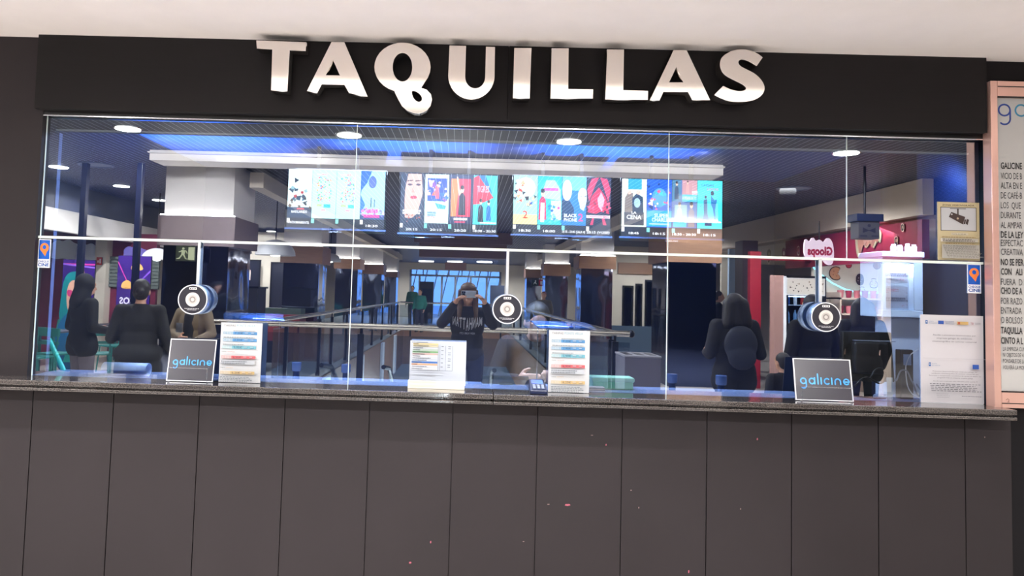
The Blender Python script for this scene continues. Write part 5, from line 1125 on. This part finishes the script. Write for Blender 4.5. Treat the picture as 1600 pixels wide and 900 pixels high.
for k in range(5):
    z = .3+k*.3; box('shelf', mat('fridge_shelf', (190, 205, 225), .3), t, f0+.05, hy(fd+.05), z, f1-.05, hy(fd+.5), z+.015)
rd = random.Random(4); cans = ['#2a62b8', '#c83838', '#e8e8ec', '#3a3a44', '#7aa8d8', '#a03a50']
cm_ = [mat('can_%d' % i, tuple(int(c_[j:j+2], 16) for j in (1, 3, 5)), .3) for i, c_ in enumerate(cans)]
row_names = ('lowest', 'second', 'third', 'fourth', 'top')
for k in range(5):
    for j in range(5):
        x = f0+.1+j*(f1-f0-.2)/4; z = .315+k*.3
        o = MB().lathe((x, hy(fd+.13), z), [(.026, 0), (.03, .01), (.03, .13), (.018, .17), (.012, .18), (.012, .21)], 12).build('bottle', cm_[rd.randrange(6)], None, smooth=True)
        tag(o, 'small drinks bottle on the %s shelf of the shop fridge' % row_names[k], 'bottle', 'bottles on the %s fridge shelf' % row_names[k])
gd = box('glass_door', glass_mat('fridge_glass', (.9, .95, 1), .06), t, f0+.04, hy(fd)+.001, .15, f1-.04, hy(fd)-.004, ft-.34)
box('door_handle', CHROME, gd, (f0+f1)/2-.01, hy(fd)+.03, .7, (f0+f1)/2+.01, hy(fd)+.01, 1.3)
t = thing('pink_partition', 'pinkish beige partition panel beside the fridge', 'partition', (hx(1214, fd-.3), hy(fd-.3), 0)); box('panel', mat('pink_beige', (150, 116, 110), .5), t, hx(1204, fd-.3), hy(fd-.3), 0, hx(1225, fd-.3), hy(fd-.26), hz(1214, 430, fd-.3)); box('edge', WHITEP, t, hx(1224, fd-.3), hy(fd-.32), 0, hx(1228, fd-.3), hy(fd-.2), hz(1214, 431, fd-.3))
# sweet shelves
t = thing('sweet_shelving', 'pale shelves with pink sweet tubs right of the fridge', 'shelves', (8, hy(13), 0)); s0, s1 = hx(1312, 12.8), hx(1380, 12.8)
for k in range(5): zz = .55+k*.27; box('shelf', mat('shelf_cream', (225, 205, 190), .5), t, s0, hy(12.8), zz, s1, hy(13.35), zz+.03)
for x in (s0, s1-.03): box('side_panel', mat('shelf_cream', (225, 205, 190), .5), t, x, hy(12.8), 0, x+.03, hy(13.35), 1.75)
for k in range(5):
    for j in range(5):
        x = s0+.09+j*(s1-s0-.18)/4; zz = .58+k*.27
        o = MB().lathe((x, hy(12.95), zz), [(.04, 0), (.055, .12), (.056, .13)], 12).build('sweet_tub', cm_[5] if (j+k) % 2 else mat('tub_pink', (220, 130, 140), .4), None, smooth=True)
        tag(o, 'pink or red sweet tub on the %s shelf right of the fridge' % row_names[k], 'tub', 'sweet tubs on the %s shelf' % row_names[k])
# hanging logo box
c = V(1358, 358, 9.2); t = thing('hanging_sign_box', 'grey hanging box with a dark bow tie figure high above the sweet shop', 'sign box', tuple(c))
MB().box(c.x-.13, c.y-.2, c.z-.12, c.x+.13, c.y, c.z+.1).build('sign_case', mat('grey_case', (78, 76, 84), .4), t, .005); box('case_top', mat('dark_blue_case', (24, 36, 72), .4), t, c.x-.16, c.y-.25, c.z+.1, c.x+.17, c.y+.02, c.z+.19)
cv = Canvas(.26, .2); cv.ell(.5, .72, .08, .1, '#2a2c44'); cv.poly([(.2, .25), (.2, .6), (.45, .45), (.55, .45), (.8, .6), (.8, .25), (.55, .38), (.45, .38)], '#2a2c44'); cv.rect(.05, .02, .4, .12, '#3c3c4c'); cv.rect(.6, .02, .95, .12, '#3c3c4c'); cv.build('case_print', INKG, t, (c.x+.13, c.y+.001, c.z-.1), (-1, 0, 0), eps=.0006)
MB().tube((c.x, c.y-.1, c.z+.18), (c.x, c.y-.1, CEIL), .015).build('hanger', BLACK, t)

# ================================================================== PEOPLE
SKIN = mat('skin', (196, 148, 122), .5); SKIN2 = mat('skin_backlit', (158, 118, 98), .5)  # second skin is darkened in its colour to look backlit
def blob(name, prims, m_, parent, voxel=.012, it=5):
    mb = MB()
    for p in prims:
        if p[0] == 'c': mb.cap(*p[1:])
        else: mb.ell(p[1], p[2], 16, 10, p[3] if len(p) > 3 else None)
    me = bpy.data.meshes.new(name); me.from_pydata([tuple(v) for v in mb.v], [], mb.f); me.update(); me.materials.append(m_)
    o = bpy.data.objects.new(name, me); C.objects.link(o); o.parent = parent
    r = o.modifiers.new('remesh', 'REMESH'); r.mode = 'VOXEL'; r.voxel_size = voxel; r.use_smooth_shade = True
    s_ = o.modifiers.new('smooth', 'SMOOTH'); s_.iterations = it; s_.factor = .5
    return o
def L3(a, b, t): return Vector(a).lerp(Vector(b), t)
def hand(w_, dirv, palmn, side, curl=.5):
    """prims of a five fingered hand; w_ wrist, dirv pointing along the fingers, palmn out of the back of the hand"""
    d = Vector(dirv).normalized(); n_ = Vector(palmn); n_ = (n_-d*n_.dot(d)).normalized(); s_ = d.cross(n_)*side
    w_ = Vector(w_); pr = [('c', w_, w_+d*.03, .024, .026)]
    for i in range(4):
        base = w_+d*.075+s_*(.03-.02*i); pr.append(('c', w_+d*.03+s_*(.018-.012*i), base, .015, .0115))
        L_ = (.038, .043, .040, .031)[i]; p1 = base+(d-n_*curl*.5).normalized()*L_; p2 = p1+(d-n_*curl*1.4).normalized()*L_*.75; p3 = p2+(d*.6-n_*curl*1.8).normalized()*L_*.5
        pr += [('c', base, p1, .0105, .0095), ('c', p1, p2, .0095, .0085), ('c', p2, p3, .0085, .0075)]
    t0 = w_+d*.025+s_*.026; t1 = t0+(s_*.9+d*.7-n_*.3).normalized()*.042; t2 = t1+(d*.9+s_*.3-n_*.5).normalized()*.032
    return pr+[('c', t0, t1, .014, .012), ('c', t1, t2, .012, .010)]
def person(label, loc, rotz, scale=1.0, J=None, top=None, legs=None, hairc=(40, 28, 24), hair='long', skin=SKIN, coat=0.0, voxel=.012, hood=False, curl=(.5, .5), shoes=(30, 28, 30), headtilt=0, topname='jacket', hd=None, hairbig=False, fringe=False, pn=None):
    t = thing('person', label, 'person', loc); t.rotation_euler.z = R(rotz); t.scale = (scale,)*3
    j = dict(pel=(0, 0, .95), ch=(0, .0, 1.25), nk=(0, -.005, 1.42), hd=(0, .025, 1.56), sl=(-.175, 0, 1.37), sr=(.175, 0, 1.37), el=(-.25, -.02, 1.10), er=(.25, -.02, 1.10), wl=(-.24, .12, .88), wr=(.24, .12, .88),
             hl=(-.09, 0, .92), hr=(.09, 0, .92), kl=(-.10, .03, .50), kr=(.10, .03, .50), al=(-.11, -.02, .09), ar=(.11, -.02, .09))
    if J: j.update(J)
    j = {k: Vector(v) for k, v in j.items()}
    H = j['hd']; rot = Matrix.Rotation(R(headtilt), 3, 'X')
    h = lambda x, y, z: H+rot @ Vector((x, y, z))
    rl = lambda r: r
    P_ = [('e', h(0, -.005, .02), (.073, .092, .095), rot), ('e', h(0, .018, -.045), (.055, .062, .065), rot), ('e', h(0, .035, -.085), (.028, .032, .025), rot),
          ('c', h(0, .088, .008), h(0, .104, -.028), .009, .014), ('e', h(0, .083, -.062), (.024, .012, .007), rot), ('e', h(0, .081, -.073), (.021, .012, .008), rot),
          ('e', h(.075, -.005, -.01), (.01, .02, .03), rot), ('e', h(-.075, -.005, -.01), (.01, .02, .03), rot),
          ('e', h(.03, .078, .014), (.018, .014, .009), rot), ('e', h(-.03, .078, .014), (.018, .014, .009), rot), ('c', h(.015, .086, .034), h(.05, .074, .036), .007, .006), ('c', h(-.015, .086, .034), h(-.05, .074, .036), .007, .006),
          ('c', j['nk']+Vector((0, 0, -.03)), H+Vector((0, -.02, -.06)), .052, .048), ('c', j['sl'], j['sr'], .05, .05), ('c', j['nk'], j['ch'], .06, .11), ('c', j['ch'], j['pel'], .115, .12)]
    for s_ in ('l', 'r'):
        sd = -1 if s_ == 'l' else 1
        P_ += [('c', j['s'+s_], j['e'+s_], .047, .036), ('c', j['e'+s_], j['w'+s_], .036, .024), ('c', j['h'+s_], j['k'+s_], .08, .052), ('c', j['k'+s_], j['a'+s_], .05, .035), ('c', j['a'+s_]+Vector((0, -.02, -.03)), j['a'+s_]+Vector((0, .13, -.055)), .036, .03)]
        dv = (j['w'+s_]-j['e'+s_]).normalized(); nn_ = (pn or {}).get(s_, Vector((sd, .2, 0)))
        P_ += hand(j['w'+s_], dv, nn_, 1 if s_ == 'l' else -1, curl[0 if s_ == 'l' else 1])
    blob('body', P_, skin, t, voxel*.75, 3)
    tm = mat('cloth_%d_%d_%d' % tuple(top), tuple(top), .85, var=.25, scale=12, bump=.2); lm = mat('cloth_%d_%d_%d' % tuple(legs), tuple(legs), .85, var=.25, scale=12, bump=.2)
    T_ = [('c', j['sl']+Vector((.02, 0, -.01)), j['sr']+Vector((-.02, 0, -.01)), .075, .075), ('c', j['nk']+Vector((0, 0, -.06)), j['ch'], .10, .145), ('e', j['ch']+Vector((0, 0, .0)), (.185, .13, .2)), ('e', L3(j['ch'], j['pel'], .6), (.175, .135, .2)), ('e', j['pel'], (.185+coat*.1, .14+coat*.1, .13))]
    if coat:
        for x in (-.08, .08): T_ += [('c', j['pel']+Vector((x, 0, 0)), L3(j['h'+('l' if x < 0 else 'r')], j['k'+('l' if x < 0 else 'r')], coat)+Vector((0, 0, 0)), .125, .13)]
    for s_ in 'lr':
        wc = L3(j['e'+s_], j['w'+s_], .93); T_ += [('c', j['s'+s_], j['e'+s_], .07, .058), ('c', j['e'+s_], wc, .058, .042)]
    blob(topname, T_, tm, t, voxel)
    G_ = [('e', j['pel']+Vector((0, 0, -.03)), (.165, .125, .12))]
    for s_ in 'lr': G_ += [('c', j['h'+s_], j['k'+s_], .098, .068), ('c', j['k'+s_], j['a'+s_]+Vector((0, 0, .02)), .066, .055)]
    blob('trousers', G_, lm, t, voxel)
    sm = mat('shoe_%d' % shoes[0], shoes, .5)
    for s_ in 'lr': blob('shoe', [('c', j['a'+s_]+Vector((0, -.03, -.035)), j['a'+s_]+Vector((0, .14, -.05)), .046, .038)], sm, t, .01)
    hm = mat('hair_%d_%d' % (hairc[0], hairc[2]), hairc, .5, var=.4, scale=30, stretch=(4, 4, .6), bump=.4)
    A = [('e', h(0, -.022, .038), (.084, .096, .092), rot), ('e', h(0, -.05, -.01), (.078, .065, .08), rot)]
    if hair == 'long':
        for x in (-.07, -.045, .045, .07): A += [('c', h(x, -.03, .0), H+Vector((x*1.25, -.03+.03*(abs(x) > .06), -.22)), .034, .024)]
        for x in (-.03, 0, .03): A += [('c', h(x, -.07, 0), H+Vector((x*1.4, -.09, -.26)), .038, .026)]
    if hair == 'bun': A += [('e', h(0, -.12, .0), (.04, .04, .04), rot)]
    if hood: blob('hood', [('e', h(0, -.03, .03), (.105, .112, .125), rot), ('c', h(0, -.05, -.05), j['nk']+Vector((0, -.05, -.04)), .10, .11)], tm, t, voxel)
    if hairbig:
        for x in (-.06, 0, .06): A += [('c', h(x, -.05, .02), H+Vector((x*1.5, -.08, -.17)), .065, .06)]
    if fringe:
        A += [('e', h(0, .012, .062), (.084, .088, .066), rot)]
        for x in (-.082, .082): A += [('c', h(x, .02, .03), H+Vector((x, .03, -.12)), .026, .03), ('c', H+Vector((x, .03, -.12)), H+Vector((x*1.05, .095, -.27)), .03, .02)]
    blob('hair', A, hm, t, voxel*.8)
    return t, j

# the photographer: stands with the phone held up, the lens at the camera
pz = EYE
t, j = person('woman with long light brown hair in a black MANHATTAN sweatshirt photographing with a raised phone', (.03, -D-.30, 0), 0, .985,
    J=dict(el=(-.265, .10, 1.26), er=(.265, .10, 1.26), wl=(-.135, .245, 1.47), wr=(.175, .245, 1.47), hd=(.0, .02, 1.565)), top=(9, 10, 20), legs=(20, 30, 58), hairc=(72, 50, 38), voxel=.008, topname='sweatshirt', skin=SKIN2, fringe=True, curl=(.9, .9), pn={'l': Vector((-.9, -.3, .3)), 'r': Vector((.9, -.3, .3))})
cv = Canvas(1, 1)
s_ = 'MANHATTAN'; n_ = len(s_)
for i, ch in enumerate(s_):
    vs, fs, w_ = text_polys(ch, .02); u = -.155+.31*(i+.5)/n_; hgt = .085+.045*(1-abs(i-4)/4); base = -.02-.055*(1-abs(i-4)/4)
    cv.L += 1; k = len(cv.v); cv.v += [(u-.0145+x/w_*.029, base+y/.72*hgt, cv.L) for x, y in vs]; cv.f += [tuple(q+k for q in f) for f in fs]; cv.c += [lin('#d8dae2')]*len(fs)
for (s2, uu, vv, hh, ww) in (('NEW YORK CITY', 0, -.115, .02, .16),):
    vs, fs, w_ = text_polys(s2, .02); cv.L += 1; k = len(cv.v); cv.v += [(uu-ww/2+x/w_*ww, vv+y/.72*hh, cv.L) for x, y in vs]; cv.f += [tuple(q+k for q in f) for f in fs]; cv.c += [lin('#b8bcc8')]*len(fs)
gp = cv.build('chest_print', INK, None, (0, 0, 0), (-1, 0, 0), eps=.0003); gp.parent = t; gp.location = (0, .0, 1.27)
for v in gp.data.vertices:                      # wraps the print round the chest
    x = v.co.x; v.co.y = .152+v.co.y-(x*x)*1.4
ph = thing('mobile_phone', 'silver blue mobile phone held up sideways by the photographer', 'phone', (.035, -D-.014, EYE-.016))
MB().box(-.040, -D-.016, EYE-.052, .110, -D-.008, EYE+.018).build('phone_body', mat('phone_silver', (170, 180, 196), .25, .4), ph, .004)
MB().box(-.034, -D-.0085, EYE-.030, .0, -D-.005, EYE+.012).build('camera_bump', mat('phone_bump', (90, 96, 110), .2, .5), ph, .002); bump_ = bpy.context.scene.collection.objects[-1]
for a, b_ in ((-.001, 0), (-.022, 0), (-.011, -.018)):
    MB().lathe((a-.004, -D-.0052, EYE+b_), [(.0075, 0), (.0075, .0012)], 16, 'Y').build('lens_ring', GLOSSB, bump_)

def head_at(px, pyt, d, rotz, label, **kw):
    """stands someone so that the top of the head shows at px,pyt"""
    p = V(px, pyt, d); sc_ = p.z/1.69; kw.setdefault('voxel', .014)
    return person(label, (p.x, p.y, 0), rotz, sc_, **kw)
head_at(134, 430, 8.1, 215, 'person in a black hooded jacket and grey trousers seen from behind at the left', top=(7, 8, 13), legs=(98, 92, 100), hood=True, hair='short', coat=.12, J=dict(wl=(-.16, .26, 1.05), wr=(.16, .26, 1.05)))
head_at(222, 435, 6.9, 165, 'person in a long dark olive coat with dark hair at the left, seen from behind', top=(20, 20, 20), legs=(24, 26, 34), hair='bun', coat=.5, hairc=(28, 22, 24), J=dict(wl=(-.28, .2, .95), wr=(.2, .26, 1.2)))
head_at(305, 449, 8.3, 10, 'person in an open tan jacket holding a phone, head hidden by the left disc', top=(112, 98, 80), legs=(14, 16, 26), hair='short', J=dict(el=(-.27, .02, 1.12), er=(.27, .02, 1.12), wl=(-.02, .26, 1.08), wr=(.12, .25, 1.02)), curl=(1, .6))
tan = [o for o in bpy.data.objects if 'open tan jacket' in str(o.get('label', ''))][0]
blob('shirt', [('c', (0, .075, 1.33), (0, .095, 1.0), .075)], mat('dark_shirt', (10, 12, 22), .8), tan, .014)
c = V(280, 512, 7.85); tt = thing('mobile_phone', 'small grey phone held at the waist by the person in a tan jacket', 'phone', tuple(c))
MB().box(c.x-.035, c.y-.006, c.z-.05, c.x+.035, c.y+.006, c.z+.05).build('phone_body', mat('phone_grey', (120, 124, 134), .25, .4), tt, .004); MB().box(c.x-.03, c.y-.0075, c.z-.045, c.x+.03, c.y-.006, c.z+.045).build('phone_screen', GLOSSB, tt)
pt, pj = head_at(1148, 457, 6.9, 176, 'woman with long black hair and a slate backpack at the right, seen from behind', top=(11, 13, 22), legs=(10, 12, 20), hairc=(14, 12, 16), coat=.2, hairbig=True, J=dict(wl=(-.2, .22, 1.15), wr=(.2, .2, 1.1)))
blob('backpack', [('e', (0, -.14, 1.20), (.165, .07, .18)), ('e', (0, -.17, 1.08), (.14, .06, .12))], mat('slate_backpack', (28, 34, 50), .8), pt, .014)
head_at(1270, 459, 7.0, 172, 'large person in a black coat behind the right disc, seen from behind', top=(5, 5, 9), legs=(6, 6, 10), hair='short', hairc=(20, 16, 18), coat=.3)
head_at(1347, 464, 8.2, 190, 'woman with shoulder length dark hair in black standing right of the right disc', top=(6, 6, 9), legs=(6, 6, 10), hairc=(14, 10, 12), coat=.2, hairbig=True)
head_at(1224, 550, 6.2, 160, 'child in dark clothes standing low between the adults at the right', top=(6, 6, 9), legs=(8, 8, 12), hair='short', hairc=(18, 14, 16), voxel=.02)
head_at(1122, 454, 16.5, 285, 'bearded man in a black shirt looking right beyond the dark column', top=(22, 24, 32), legs=(30, 34, 44), hair='short', voxel=.02)
head_at(657, 451, 28, 20, 'small distant person in a turquoise shirt left of the photographer', top=(40, 120, 110), legs=(40, 44, 60), hair='short', voxel=.03)
head_at(645, 446, 33, 20, 'small distant person in green beside the far left columns', top=(50, 110, 90), legs=(60, 70, 60), hair='short', voxel=.03)
head_at(850, 455, 22, 15, 'distant person in a beige jacket with reddish hair right of the middle disc', top=(120, 112, 100), legs=(60, 60, 66), hairc=(120, 40, 36), hair='short', voxel=.03)

# the clerk behind the counter, bent over her work
c = P(838, 478, .72)
tcl, jc = person('clerk with sleek dark hair bending over the desk behind the middle of the counter', (c.x, .93, 0), 183, c.z/1.57,
    J=dict(hd=(0, .19, 1.465), nk=(0, .10, 1.35), ch=(0, .06, 1.19), sl=(-.17, .09, 1.31), sr=(.17, .09, 1.31), el=(-.24, .16, 1.08), er=(.26, .16, 1.09), wl=(-.12, .34, 1.13), wr=(.13, .34, 1.12)), top=(10, 14, 26), legs=(20, 22, 30), hairc=(7, 8, 13), hair='bun', skin=mat('skin_fair', (186, 146, 128), .5), fringe=False, headtilt=-30, voxel=.01, curl=(.6, 1.0))
tcl.location.z = min(0, tcl.location.z)
st = thing('stool', 'dark round stool the clerk leans against behind the counter', 'stool', (c.x, 1.0, 0)) if False else None
